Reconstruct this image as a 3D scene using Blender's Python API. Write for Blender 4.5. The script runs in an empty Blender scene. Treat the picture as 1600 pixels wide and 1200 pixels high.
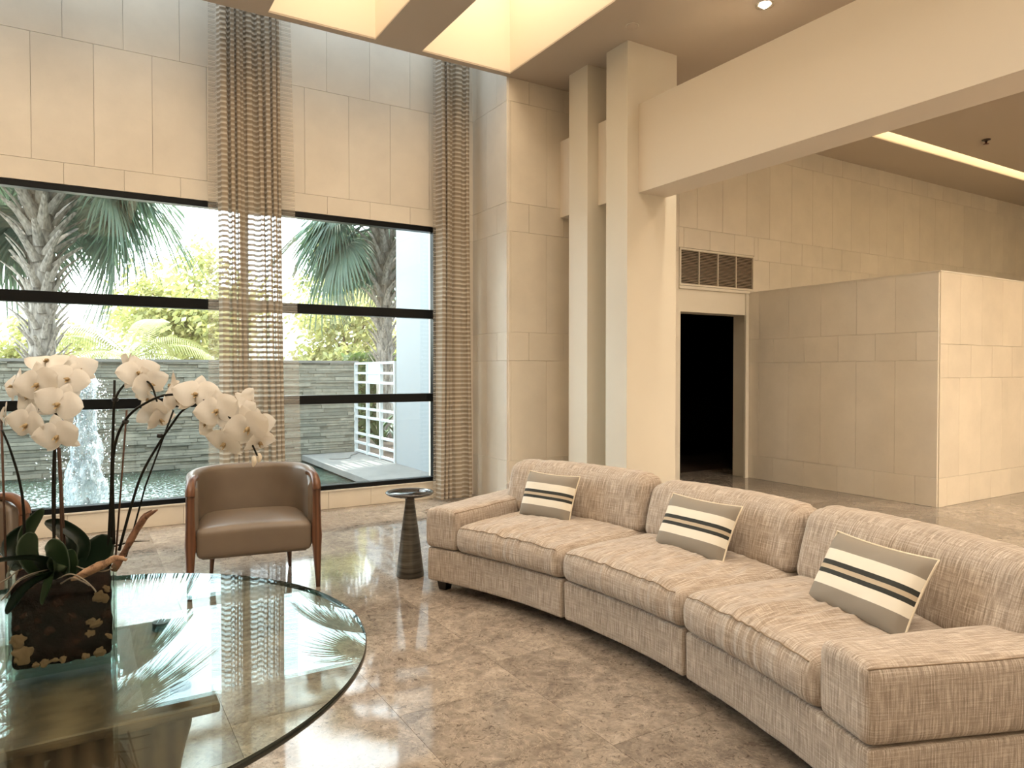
import bpy, bmesh, math, random
from mathutils import Vector, Matrix, noise
import numpy as np

# ------------------------------------------------------------------ camera, world, sun, area lights, exposure
S = bpy.context.scene
C = S.collection
PI = math.pi
YAW, PIT, FPX, HC = 0.5461, -0.0179, 1108.47, 1.45
FWD = Vector((math.sin(YAW) * math.cos(PIT), math.cos(YAW) * math.cos(PIT), math.sin(PIT)))
RGT = Vector((math.cos(YAW), -math.sin(YAW), 0))
UPV = RGT.cross(FWD)
cd = bpy.data.cameras.new('camera')
cd.sensor_width = 36
cd.lens = 36 * FPX / 1600
cd.clip_start = .05
cd.clip_end = 300
cam = bpy.data.objects.new('camera', cd)
C.objects.link(cam)
M = Matrix((RGT, UPV, -FWD)).transposed().to_4x4()
M.translation = Vector((0, 0, HC))
cam.matrix_world = M
S.camera = cam
S.view_settings.view_transform = 'Standard'
S.view_settings.look = 'None'
S.view_settings.gamma = 1
S.view_settings.use_curve_mapping = False
S.view_settings.exposure = 0.32
S.cycles.max_bounces = 10
S.cycles.transparent_max_bounces = 24

w = bpy.data.worlds.new('sky')
S.world = w
w.use_nodes = True
bg = w.node_tree.nodes['Background']
bg.inputs[0].default_value = (.87, .95, 1.0, 1)
bg.inputs[1].default_value = 8.0

sl = bpy.data.lights.new('sun', 'SUN')
sl.energy = 11
sl.angle = math.radians(1.0)
sl.color = (1, .93, .8)
so = bpy.data.objects.new('sun', sl)
C.objects.link(so)
so.rotation_euler = Vector((.55, .20, .95)).to_track_quat('Z', 'Y').to_euler()


def area(name, loc, sx, sy, power, col, d=(0, 0, -1)):
    l = bpy.data.lights.new(name, 'AREA')
    l.shape = 'RECTANGLE'
    l.size = sx
    l.size_y = sy
    l.energy = power
    l.color = col
    o = bpy.data.objects.new(name, l)
    C.objects.link(o)
    o.location = loc
    o.rotation_euler = (-Vector(d)).to_track_quat('Z', 'Y').to_euler()
    return o


WARM = (1, .80, .56)
ZC = 4.613
WELLS = [(2.91, 3.93), (1.44, 2.43), (-.03, .95), (-1.50, -.52), (-2.97, -1.99), (-4.44, -3.46)]
WY0, WY1, WZ = -4.4, 6.505, 5.75  # coffers lengthened behind the camera to hide the added fill lamps
EAST = [(5.9, 6.9), (7.4, 8.4), (8.9, 9.9), (10.4, 11.4), (11.9, 12.9), (13.4, 14.4)]      # unseen coffers added over the eastern half to hide fill lamps
EY0, EY1 = -4.4, 1.9
for (a, b) in WELLS:                                     # lamps at the head of each ceiling coffer
    area('coffer_and_fill_lamp', ((a + b) / 2, 4.5, WZ - .04), b - a - .1, 3.8, 40, (1, .82, .60))
    area('coffer_and_fill_lamp', ((a + b) / 2, -.6, WZ - .04), b - a - .1, 5.6, 75, (1, .90, .77))  # added fill lamp, set in the unseen rear stretch of the coffer
for (a, b) in EAST:
    area('coffer_and_fill_lamp', ((a + b) / 2, (EY0 + EY1) / 2, WZ - .04), b - a - .1, 5.6, 120 if a > 7 else 420, (1, .90, .76))  # added fill lamps, the strongest brightens the side of the partition
area('pocket_lamp', (-.3, 6.99, 5.75), 8.4, .5, 60, (.66, .83, 1))      # daylight from the slot over the curtains

# ------------------------------------------------------------------ materials


def mat(name, base=(.5, .5, .5), rough=.5, **k):
    m = bpy.data.materials.new(name)
    m.use_nodes = True
    b = m.node_tree.nodes['Principled BSDF']
    b.inputs['Base Color'].default_value = (*base, 1)
    b.inputs['Roughness'].default_value = rough
    for kk, v in k.items():
        b.inputs[kk.replace('_', ' ')].default_value = v
    return m


def nd(m, t, **k):
    n = m.node_tree.nodes.new(t)
    for kk, v in k.items():
        setattr(n, kk, v)
    return n


def lk(m, a, b):
    m.node_tree.links.new(a, b)


def bsdf(m):
    return m.node_tree.nodes['Principled BSDF']


def ramp(m, fac, stops):
    r = nd(m, 'ShaderNodeValToRGB')
    els = r.color_ramp.elements
    while len(els) < len(stops):
        els.new(.5)
    for e, (p, c) in zip(els, stops):
        e.position = p
        e.color = (*c, 1)
    lk(m, fac, r.inputs[0])
    return r.outputs[0]


def coords(m, kind='Object', scale=(1, 1, 1)):
    tc = nd(m, 'ShaderNodeTexCoord')
    mp = nd(m, 'ShaderNodeMapping')
    mp.inputs['Scale'].default_value = scale
    lk(m, tc.outputs[kind], mp.inputs[0])
    return mp.outputs[0]


def world_pos(m, scale=(1, 1, 1)):
    g = nd(m, 'ShaderNodeNewGeometry')
    mp = nd(m, 'ShaderNodeMapping')
    mp.inputs['Scale'].default_value = scale
    lk(m, g.outputs['Position'], mp.inputs[0])
    return mp.outputs[0]


def noi(m, vec, scale, detail=4, rough=.55, dist=0):
    n = nd(m, 'ShaderNodeTexNoise')
    n.inputs['Scale'].default_value = scale
    n.inputs['Detail'].default_value = detail
    n.inputs['Roughness'].default_value = rough
    n.inputs['Distortion'].default_value = dist
    lk(m, vec, n.inputs['Vector'])
    return n.outputs['Fac']


def mixc(m, fac, a, b, mode='MIX'):
    n = nd(m, 'ShaderNodeMix', data_type='RGBA', blend_type=mode)
    for s, v in ((n.inputs[0], fac), (n.inputs[6], a), (n.inputs[7], b)):
        if hasattr(v, 'is_linked') or hasattr(v, 'node'):
            lk(m, v, s)
        else:
            s.default_value = v if isinstance(v, (int, float)) else (*v, 1)
    return n.outputs[2]


def mth(m, op, a, b=None, c=None):
    n = nd(m, 'ShaderNodeMath', operation=op)
    for i, v in enumerate((a, b, c)):
        if v is None:
            continue
        if hasattr(v, 'node'):
            lk(m, v, n.inputs[i])
        else:
            n.inputs[i].default_value = v
    return n.outputs[0]


def bump(m, h, strength=.2, dist=.01):
    b = nd(m, 'ShaderNodeBump')
    b.inputs['Strength'].default_value = strength
    b.inputs['Distance'].default_value = dist
    lk(m, h, b.inputs['Height'])
    lk(m, b.outputs[0], bsdf(m).inputs['Normal'])


def setc(m, c):
    lk(m, c, bsdf(m).inputs['Base Color'])


def stone_wall_mat(name, base, rough=.38):
    m = mat(name, base, rough)
    oi = nd(m, 'ShaderNodeObjectInfo')
    p = world_pos(m)
    n1 = noi(m, p, 2.3, 6, .6)
    n2 = noi(m, p, 38, 3, .6)
    c = ramp(m, n1, [(.3, tuple(x * .93 for x in base)), (.7, tuple(min(1, x * 1.05) for x in base))])
    c = mixc(m, ramp(m, n2, [(.62, (0, 0, 0)), (.78, (.22, .22, .22))]), c, tuple(x * .78 for x in base))
    v = mth(m, 'MULTIPLY_ADD', oi.outputs['Random'], .07, .955)
    hs = nd(m, 'ShaderNodeHueSaturation')
    lk(m, v, hs.inputs['Value'])
    lk(m, c, hs.inputs['Color'])
    setc(m, hs.outputs[0])
    bump(m, n2, .06, .003)
    return m


M_STONE = stone_wall_mat('limestone_panel', (.76, .69, .585))
M_STONE_SHINY = stone_wall_mat('polished_limestone', (.72, .63, .50), .2)
M_GROUT = mat('panel_joint', (.64, .575, .48), .8)
M_PAINT = mat('cream_paint', (.70, .60, .46), .55)
setc(M_PAINT, ramp(M_PAINT, noi(M_PAINT, world_pos(M_PAINT), 1.6, 3), [(.3, (.74, .68, .575)), (.7, (.77, .71, .60))]))
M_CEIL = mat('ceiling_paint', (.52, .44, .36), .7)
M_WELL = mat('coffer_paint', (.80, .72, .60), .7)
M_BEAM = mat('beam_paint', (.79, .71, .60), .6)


def floor_mat():
    m = mat('polished_marble', (.4, .3, .2), .09)
    oi = nd(m, 'ShaderNodeObjectInfo')
    g = nd(m, 'ShaderNodeNewGeometry')
    off = nd(m, 'ShaderNodeVectorMath', operation='ADD')
    sc = nd(m, 'ShaderNodeCombineXYZ')
    lk(m, mth(m, 'MULTIPLY', oi.outputs['Random'], 37.0), sc.inputs[0])
    lk(m, mth(m, 'MULTIPLY', oi.outputs['Random'], 91.0), sc.inputs[1])
    lk(m, g.outputs['Position'], off.inputs[0])
    lk(m, sc.outputs[0], off.inputs[1])
    p = off.outputs[0]
    a = noi(m, p, 3.4, 10, .72, .9)
    b = noi(m, p, 16, 8, .75, .6)
    f = mth(m, 'ADD', mth(m, 'MULTIPLY', a, .55), mth(m, 'MULTIPLY', b, .45))
    c = ramp(m, f, [(.32, (.10, .080, .065)), (.44, (.195, .158, .128)), (.54, (.29, .24, .195)), (.66, (.45, .38, .31))])
    v = noi(m, p, 24, 5, .7, 2.0)
    c = mixc(m, ramp(m, v, [(.56, (0, 0, 0)), (.64, (.8, .8, .8))]), c, (.085, .065, .05))
    c = mixc(m, ramp(m, noi(m, p, 5.5, 7, .7, 1.6), [(.49, (0, 0, 0)), (.505, (.35, .35, .35)), (.52, (0, 0, 0))]), c, (.66, .54, .42))
    hs = nd(m, 'ShaderNodeHueSaturation')
    hs.inputs['Saturation'].default_value = .95
    lk(m, mth(m, 'MULTIPLY_ADD', oi.outputs['Random'], .34, .84), hs.inputs['Value'])
    lk(m, c, hs.inputs['Color'])
    setc(m, hs.outputs[0])
    lk(m, ramp(m, b, [(.3, (.04, .04, .04)), (.7, (.085, .085, .085))]), bsdf(m).inputs['Roughness'])
    bsdf(m).inputs['IOR'].default_value = 1.5
    bump(m, noi(m, g.outputs['Position'], 3.0, 2), .04, .01)
    return m


M_FLOOR = floor_mat()
M_BLACK = mat('black_anodised_frame', (.006, .007, .008), .3, Specular_IOR_Level=.15)
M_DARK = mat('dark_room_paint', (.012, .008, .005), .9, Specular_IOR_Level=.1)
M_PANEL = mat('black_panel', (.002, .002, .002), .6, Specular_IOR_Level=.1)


def glass_mat(name, tint=(1, 1, 1), ior=1.5, boost=1.0, gcol=(1, 1, 1)):
    m = bpy.data.materials.new(name)
    m.use_nodes = True
    nt = m.node_tree
    nt.nodes.clear()
    out = nd(m, 'ShaderNodeOutputMaterial')
    tr = nd(m, 'ShaderNodeBsdfTransparent')
    tr.inputs[0].default_value = (*tint, 1)
    gl = nd(m, 'ShaderNodeBsdfGlossy')
    gl.inputs['Roughness'].default_value = 0.0
    gl.inputs['Color'].default_value = (*gcol, 1)
    g = nd(m, 'ShaderNodeNewGeometry')
    dt_ = nd(m, 'ShaderNodeVectorMath', operation='DOT_PRODUCT')
    lk(m, g.outputs['Incoming'], dt_.inputs[0])
    lk(m, g.outputs['Normal'], dt_.inputs[1])
    f0 = ((ior - 1) / (ior + 1)) ** 2 * boost
    k5 = mth(m, 'POWER', mth(m, 'SUBTRACT', 1.0, mth(m, 'MINIMUM', mth(m, 'ABSOLUTE', dt_.outputs['Value']), 1.0)), 5.0)
    mx = nd(m, 'ShaderNodeMixShader')
    lk(m, mth(m, 'MULTIPLY_ADD', k5, 1 - f0, f0), mx.inputs[0])
    lk(m, tr.outputs[0], mx.inputs[1])
    lk(m, gl.outputs[0], mx.inputs[2])
    lk(m, mx.outputs[0], out.inputs[0])
    return m


M_GLASS = glass_mat('window_glass', (.94, .97, .96))
M_TOPGLASS = glass_mat('table_glass', (.89, .94, .92), 1.42, 1.0, (.60, .74, .77))
M_VASEGLASS = glass_mat('vase_glass', (.90, .95, .93), 1.25)
M_EDGE = mat('dark_glass_edge', (.006, .012, .010), .08)


def fabric_mat(name, c_dark, c_mid, c_light, sc=1.0):
    m = mat(name, c_mid, .9)
    tc = nd(m, 'ShaderNodeTexCoord')

    def mp(sx, sy):
        p = nd(m, 'ShaderNodeMapping')
        p.inputs['Scale'].default_value = (sx * sc, sy * sc, 1)
        lk(m, tc.outputs['UV'], p.inputs[0])
        return p.outputs[0]
    u = noi(m, mp(190, 9), 1, 3, .6)
    v = noi(m, mp(8, 190), 1, 3, .6)
    wv = noi(m, mp(420, 420), 1, 2, .6)
    c = ramp(m, u, [(.30, c_dark), (.50, c_mid), (.68, c_light)])
    c = mixc(m, ramp(m, v, [(.50, (0, 0, 0)), (.66, (.45, .45, .45))]), c, c_dark)
    c = mixc(m, ramp(m, v, [(.34, (.45, .45, .45)), (.44, (0, 0, 0))]), c, c_light)
    c = mixc(m, ramp(m, wv, [(.42, (.32, .32, .32)), (.6, (0, 0, 0))]), c, tuple(x * .55 for x in c_dark))
    setc(m, c)
    h = mth(m, 'ADD', mth(m, 'ADD', u, v), wv)
    bump(m, h, .35, .002)
    bsdf(m).inputs['Sheen Weight'].default_value = .15
    return m


M_FAB = fabric_mat('woven_linen', (.265, .21, .165), (.475, .39, .32), (.74, .67, .59))
M_SEAM = mat('seam_cord', (.26, .19, .13), .9)
M_LEG = mat('dark_stained_leg', (.012, .008, .007), .4)


def wood_mat(name, c1, c2, scale=(1, 12, 12), rough=.4, wave=7.0):
    m = mat(name, c1, rough)
    p = coords(m, 'Object', scale)
    n = noi(m, p, 2.2, 5, .6, .4)
    wv = nd(m, 'ShaderNodeTexWave')
    wv.inputs['Scale'].default_value = wave / 7
    wv.inputs['Distortion'].default_value = 5
    wv.inputs['Detail'].default_value = 3
    lk(m, p, wv.inputs['Vector'])
    f = mth(m, 'ADD', mth(m, 'MULTIPLY', n, .55), mth(m, 'MULTIPLY', wv.outputs['Fac'], .45))
    setc(m, ramp(m, f, [(.25, c1), (.75, c2)]))
    bump(m, f, .05, .002)
    return m


M_WALNUT = wood_mat('warm_walnut', (.085, .034, .017), (.17, .075, .038), (10, 10, 1.2), .3)
M_OAK = wood_mat('oak_veneer', (.07, .043, .024), (.17, .11, .062), (9, 9, 1.1), .42, 5)
M_OAKTOP = wood_mat('oak_veneer_plank', (.07, .043, .024), (.18, .12, .068), (2.2, 11, 6), .42, 6)
M_LEATHER = mat('taupe_leather', (.215, .148, .100), .36)
bump(M_LEATHER, noi(M_LEATHER, coords(M_LEATHER), 240, 3), .12, .001)
setc(M_LEATHER, ramp(M_LEATHER, noi(M_LEATHER, coords(M_LEATHER), 3, 3), [(.3, (.142, .108, .078)), (.7, (.18, .138, .10))]))


def curtain_mat(name, cl=(.74, .66, .55), cb=(.34, .275, .205), hi_a=.38, base_a=.60):
    m = bpy.data.materials.new(name)
    m.use_nodes = True
    nt = m.node_tree
    nt.nodes.clear()
    out = nd(m, 'ShaderNodeOutputMaterial')
    tc = nd(m, 'ShaderNodeTexCoord')
    sp = nd(m, 'ShaderNodeSeparateXYZ')
    lk(m, tc.outputs['UV'], sp.inputs[0])
    t = mth(m, 'FRACT', mth(m, 'DIVIDE', sp.outputs[1], .049))
    band = mth(m, 'SMOOTH_MAX', 0, 0, .1)
    hi = mth(m, 'MULTIPLY', mth(m, 'GREATER_THAN', t, .08), mth(m, 'LESS_THAN', t, .60))
    th = mth(m, 'MULTIPLY', mth(m, 'GREATER_THAN', t, .72), mth(m, 'LESS_THAN', t, .84))
    al = mth(m, 'ADD', mth(m, 'MULTIPLY', hi, hi_a), mth(m, 'MULTIPLY', th, .25))
    al = mth(m, 'ADD', al, base_a)
    col = mixc(m, hi, cl, cb)
    tr = nd(m, 'ShaderNodeBsdfTransparent')
    df = nd(m, 'ShaderNodeBsdfDiffuse')
    tl = nd(m, 'ShaderNodeBsdfTranslucent')
    lk(m, col, df.inputs[0])
    lk(m, col, tl.inputs[0])
    mx = nd(m, 'ShaderNodeMixShader')
    mx.inputs[0].default_value = .22
    lk(m, df.outputs[0], mx.inputs[1])
    lk(m, tl.outputs[0], mx.inputs[2])
    m2 = nd(m, 'ShaderNodeMixShader')
    lk(m, al, m2.inputs[0])
    lk(m, tr.outputs[0], m2.inputs[1])
    lk(m, mx.outputs[0], m2.inputs[2])
    lk(m, m2.outputs[0], out.inputs[0])
    return m


M_CURT = curtain_mat('striped_sheer')
M_CURTE = curtain_mat('single_layer_sheer', (.70, .64, .55), (.50, .43, .35), .20, .22)


def emit(name, col, st):
    m = bpy.data.materials.new(name)
    m.use_nodes = True
    b = bsdf(m)
    b.inputs['Base Color'].default_value = (*col, 1)
    b.inputs['Emission Color'].default_value = (*col, 1)
    b.inputs['Emission Strength'].default_value = st
    return m


# ------------------------------------------------------------------ mesh helpers
def mk(name, bm, m, parent=None, smooth=False, link=True, kind=None, label=None):
    me = bpy.data.meshes.new(name)
    bm.normal_update()
    bm.to_mesh(me)
    bm.free()
    if m is not None:
        for x in (m if isinstance(m, (list, tuple)) else [m]):
            me.materials.append(x)
    if smooth:
        me.polygons.foreach_set('use_smooth', [True] * len(me.polygons))
    o = bpy.data.objects.new(name, me)
    C.objects.link(o)
    if parent:
        o.parent = parent
    if kind:
        o['kind'] = kind
    if label:
        o['label'] = label
    return o


def inst(src, name=None, parent=None, mw=None):
    o = src.copy()
    if name:
        o.name = name
    C.objects.link(o)
    o.parent = parent if parent else src.parent
    if mw is not None:
        o.matrix_local = mw
    return o


def tag(o, label, cat, group=None):
    o['label'] = label
    o['category'] = cat
    if group:
        o['group'] = group
    return o


def thing(name, label, cat, loc=(0, 0, 0), rz=0, group=None):
    o = bpy.data.objects.new(name, None)
    o.empty_display_size = .1
    C.objects.link(o)
    o.location = loc
    o.rotation_euler = (0, 0, rz)
    return tag(o, label, cat, group)


def box(bm, x0, x1, y0, y1, z0, z1, mi=0):
    v = [bm.verts.new((x, y, z)) for z in (z0, z1) for y in (y0, y1) for x in (x0, x1)]
    for f in ((0, 2, 3, 1), (4, 5, 7, 6), (0, 1, 5, 4), (2, 6, 7, 3), (0, 4, 6, 2), (1, 3, 7, 5)):
        q = bm.faces.new([v[i] for i in f])
        q.material_index = mi
    return v


def boxo(name, b, m, parent=None, kind=None, bev=0, **k):
    bm = bmesh.new()
    box(bm, *b)
    if bev:
        bmesh.ops.bevel(bm, geom=bm.edges[:], offset=bev, segments=2, affect='EDGES', profile=.6)
    return mk(name, bm, m, parent, kind=kind, **k)


def tube(bm, pts, rad, n=8, cap=True, mi=0):
    pts = [Vector(p) for p in pts]
    if not hasattr(rad, '__len__'):
        rad = [rad] * len(pts)
    rings = []
    nrm = None
    for i, p in enumerate(pts):
        t = (pts[min(i + 1, len(pts) - 1)] - pts[max(i - 1, 0)]).normalized()
        if nrm is None:
            nrm = t.orthogonal().normalized()
        nrm = (nrm - t * nrm.dot(t)).normalized()
        b = t.cross(nrm)
        rings.append([bm.verts.new(p + (nrm * math.cos(a) + b * math.sin(a)) * rad[i]) for a in [2 * PI * k / n for k in range(n)]])
    for r0, r1 in zip(rings, rings[1:]):
        for k in range(n):
            f = bm.faces.new((r0[k], r0[(k + 1) % n], r1[(k + 1) % n], r1[k]))
            f.smooth = True
            f.material_index = mi
    if cap:
        bm.faces.new(rings[0][::-1]).material_index = mi
        bm.faces.new(rings[-1]).material_index = mi


def spline(pts, n=6):
    pts = [Vector(p) for p in pts]
    P = [pts[0]] + pts + [pts[-1]]
    out = []
    for i in range(1, len(P) - 2):
        for k in range(n):
            t = k / n
            a, b, c, d = P[i - 1:i + 3]
            out.append(.5 * ((2 * b) + (c - a) * t + (2 * a - 5 * b + 4 * c - d) * t * t + (-a + 3 * b - 3 * c + d) * t ** 3))
    out.append(pts[-1])
    return out


def lathe(bm, prof, n=48, mi=0):
    rings = []
    for (r, z) in prof:
        rings.append([bm.verts.new((r * math.cos(2 * PI * k / n), r * math.sin(2 * PI * k / n), z)) for k in range(n)])
    for r0, r1 in zip(rings, rings[1:]):
        for k in range(n):
            f = bm.faces.new((r0[k], r0[(k + 1) % n], r1[(k + 1) % n], r1[k]))
            f.smooth = True
            f.material_index = mi
    if prof[0][0] > 1e-5:
        bm.faces.new(rings[0][::-1]).material_index = mi
    if prof[-1][0] > 1e-5:
        bm.faces.new(rings[-1]).material_index = mi
    return rings


def pole(z0, z1):
    pass


def grid(bm, fn, nu, nv, mi=0, uvfn=None):
    vs = [[bm.verts.new(fn(i / nu, j / nv)) for j in range(nv + 1)] for i in range(nu + 1)]
    uvl = bm.loops.layers.uv.verify() if uvfn else None
    for i in range(nu):
        for j in range(nv):
            q = ((i, j), (i + 1, j), (i + 1, j + 1), (i, j + 1))
            f = bm.faces.new([vs[a][b] for a, b in q])
            f.smooth = True
            f.material_index = mi
            if uvl:
                for l, (a, b) in zip(f.loops, q):
                    l[uvl].uv = uvfn(a / nu, b / nv)
    return vs


def ticks(a, r, n):
    """positions along one axis of a rounded box: a half size, r corner radius, n inner divisions"""
    e = [-a, -a + r * .1, -a + r * .3, -a + r * .6, -a + r]
    inner = [-(a - r) + 2 * (a - r) * k / n for k in range(1, n)]
    return e + inner + [-x for x in e[::-1]]


def rbox(A, B, D, r, n, fn, round_scale=(1, 1, 1)):
    """rounded box half sizes A,B,D mapped through fn(p)->Vector; UVs in metres"""
    bm = bmesh.new()
    uvl = bm.loops.layers.uv.verify()
    H = (A, B, D)
    T = [ticks(H[i], min(r, H[i] * .98), n[i]) for i in range(3)]
    for ax in range(3):
        u, v = [(1, 2), (0, 2), (0, 1)][ax]
        for sgn in (-1, 1):
            vs = []
            for a in T[u]:
                row = []
                for b in T[v]:
                    p = [0, 0, 0]
                    p[ax] = sgn * H[ax]
                    p[u] = a
                    p[v] = b
                    q = [max(-(H[i] - r), min(H[i] - r, p[i])) for i in range(3)]
                    d = Vector([p[i] - q[i] for i in range(3)])
                    if d.length > 1e-9:
                        d = d.normalized() * r
                    row.append((bm.verts.new(fn(Vector(q) + d)), a, b))
                vs.append(row)
            for i in range(len(vs) - 1):
                for j in range(len(vs[0]) - 1):
                    c4 = [vs[i][j], vs[i + 1][j], vs[i + 1][j + 1], vs[i][j + 1]]
                    if (sgn > 0) == (ax == 1):
                        c4 = c4[::-1]
                    f = bm.faces.new([x[0] for x in c4])
                    f.smooth = True
                    for l, x in zip(f.loops, c4):
                        l[uvl].uv = (x[1] + ax * 3.1, x[2] + sgn * 1.7)
    bmesh.ops.remove_doubles(bm, verts=bm.verts[:], dist=2e-5)
    bmesh.ops.recalc_face_normals(bm, faces=bm.faces[:])
    return bm


def ray(u, v, depth):
    """point seen at photo pixel (u,v) at the given distance along the view axis"""
    return Vector((0, 0, HC)) + (FWD + RGT * ((u - 800) / FPX) + UPV * ((600 - v) / FPX)) * depth


# ------------------------------------------------------------------ setting
YW, XR, YF = 7.38, 3.951, 6.59
COURSES = [0, .48, 1.565, 1.875, 2.965, 3.275, 4.36, 5.45, 5.9]
PW = .466


def panels(parent, org, ud, u0, u1, z0, z1, holes=(), phase=0., nrm=None, m=None, th=.014, cs=COURSES, half=None):
    """stone panels in staggered courses on a wall face through org, running along ud, standing proud along nrm"""
    ud = Vector(ud)
    nrm = Vector(nrm)
    org = Vector(org)
    cache = {}
    for ci, (a, b) in enumerate(zip(cs, cs[1:])):
        za, zb = max(a, z0), min(b, z1)
        if zb - za < .02:
            continue
        off = phase + (PW / 2 if ci % 2 else 0)
        k = math.floor((u0 - off) / PW)
        while off + k * PW < u1:
            ua, ub = max(u0, off + k * PW), min(u1, off + (k + 1) * PW)
            k += 1
            if ub - ua < .03:
                continue
            rects = [(ua, ub, za, zb)]
            for (h0, h1, h2, h3) in holes:
                nr = []
                for (p, q, r, s) in rects:
                    if q <= h0 or p >= h1 or s <= h2 or r >= h3:
                        nr.append((p, q, r, s))
                        continue
                    if p < h0: nr.append((p, h0, r, s))
                    if q > h1: nr.append((h1, q, r, s))
                    if s > h3: nr.append((max(p, h0), min(q, h1), h3, s))
                    if r < h2: nr.append((max(p, h0), min(q, h1), r, h2))
                rects = nr
            for (p, q, r, s) in rects:
                if q - p < .02 or s - r < .02:
                    continue
                key = (round(q - p, 3), round(s - r, 3))
                g = .0011
                if key not in cache:
                    bm = bmesh.new()
                    W, Hh = key
                    vs = []
                    for d, ins in ((0, 0), (th - .0015, 0), (th, .0015)):
                        vs.append([bm.verts.new(ud * x + Vector((0, 0, z)) + nrm * d) for x, z in
                                   ((g + ins, g + ins), (W - g - ins, g + ins), (W - g - ins, Hh - g - ins), (g + ins, Hh - g - ins))])
                    for r0, r1 in zip(vs, vs[1:]):
                        for e in range(4):
                            bm.faces.new((r0[e], r0[(e + 1) % 4], r1[(e + 1) % 4], r1[e]))
                    bm.faces.new(vs[2])
                    bmesh.ops.recalc_face_normals(bm, faces=bm.faces[:])
                    # open-backed shell: make sure the front looks outward
                    bm.normal_update()
                    if bm.faces[-1:] and bm.faces[:][-1].normal.dot(nrm) < 0:
                        bmesh.ops.reverse_faces(bm, faces=bm.faces[:])
                    o = mk('stone_panel', bm, m or M_STONE, parent)
                    cache[key] = o
                else:
                    o = inst(cache[key], 'stone_panel', parent)
                o.location = org + ud * p + Vector((0, 0, r))


ST = 'structure'
# floor: slab and separate polished tiles
fl = boxo('floor', (-6, 16, -5, 7.38, -.2, -.012), M_GROUT, kind=ST)
bm = bmesh.new()
for b in ((-6, -2.0, -5, 7.38), (-2.0, 16, -5, .26), (14.74, 16, .26, 7.38)):
    box(bm, b[0], b[1], b[2], b[3], -.0125, 0)
mk('outer_paving', bm, M_FLOOR, fl, kind='stuff')
TX, TY = .62, .93
tcache = {}
ix = 0
x = 1.75 - TX * 6
while x < 14.7:
    y = 3.055 - TY * 3 - (.28 if ix % 2 else 0) - (TY if ix % 2 == 0 else 0)
    while y < 7.38:
        ya, yb = max(.26, y), min(7.38, y + TY)
        xa, xb = max(-2.0, x), min(14.74, x + TX)
        if yb - ya > .03 and xb - xa > .03:
            key = (round(xb - xa, 3), round(yb - ya, 3))
            if key not in tcache:
                bm = bmesh.new()
                box(bm, .0008, key[0] - .0008, .0008, key[1] - .0008, -.0125, 0)
                tcache[key] = mk('floor_tile', bm, M_FLOOR, fl)
                o = tcache[key]
            else:
                o = inst(tcache[key], 'floor_tile', fl)
            o.location = (xa, ya, 0)
        y += TY
    x += TX
    ix += 1

# window wall
ww = bmesh.new()
WX0, WX1, WZ0, WZ1 = -5.2, 3.49, .197, 3.086
box(ww, -6, WX0, YW, 7.62, -.2, 6.2)
box(ww, WX1, XR, YW, 7.62, -.2, 6.2)
box(ww, WX0, WX1, YW, 7.62, -.2, WZ0 - .012)
box(ww, WX0, WX1, YW, 7.62, WZ1 + .01, 6.2)
wwo = mk('wall_window', ww, M_GROUT, kind=ST)
panels(wwo, (0, YW, 0), (1, 0, 0), -6, XR, 0, 5.9, [(WX0, WX1, WZ0, WZ1)], phase=-.345 + .233, nrm=(0, -1, 0))
boxo('window_sill', (WX0, WX1, YW - .03, 7.5, WZ0 - .012, WZ0), M_STONE, wwo)
# return wall + far wall with doorway and vent
DX0, DX1, DZ = 6.505, 7.76, 2.21
bm = bmesh.new()
box(bm, XR, 4.25, YF + .25, 9.74, -.2, 6.2)
rw = mk('wall_return', bm, M_GROUT, kind=ST)
panels(rw, (XR, 0, 0), (0, 1, 0), YF, 7.38, 0, 5.9, phase=6.568 - .233, nrm=(-1, 0, 0), th=.012)
bm = bmesh.new()
box(bm, XR, DX0, YF, YF + .25, -.2, 6.2)
box(bm, DX0, DX1, YF, YF + .25, DZ, 6.2)
box(bm, DX1, 16, YF, YF + .25, -.2, 6.2)
fw = mk('wall_far', bm, M_PAINT, kind=ST)
panels(fw, (0, YF, 0), (1, 0, 0), XR, 6.46, 0, ZC, phase=.02, nrm=(0, -1, 0))
panels(fw, (0, YF, 0), (1, 0, 0), 6.46, 15.9, 0, ZC, [(6.46, 7.86, 0, 3.02)], phase=.02, nrm=(0, -1, 0), cs=COURSES)
boxo('trim_1', (7.70, 7.76, YF - .02, YF + .01, 0, 2.53), M_PAINT, kind=ST)
boxo('trim_2', (6.46, 7.86, YF - .03, YF + .01, 2.50, 2.535), M_PAINT, kind=ST)
# dark room behind the doorway
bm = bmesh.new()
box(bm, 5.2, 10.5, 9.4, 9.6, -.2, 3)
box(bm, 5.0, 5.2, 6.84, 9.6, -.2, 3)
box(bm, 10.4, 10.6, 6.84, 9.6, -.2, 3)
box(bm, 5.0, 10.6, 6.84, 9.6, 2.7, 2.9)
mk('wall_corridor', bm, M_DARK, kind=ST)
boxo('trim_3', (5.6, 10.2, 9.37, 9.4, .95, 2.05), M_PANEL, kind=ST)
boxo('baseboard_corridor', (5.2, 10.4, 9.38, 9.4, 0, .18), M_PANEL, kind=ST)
boxo('floor_corridor', (5.2, 10.4, 6.5, 9.4, -.2, -.001), mat('dull_corridor_floor', (.05, .032, .022), .5), kind=ST)
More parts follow.
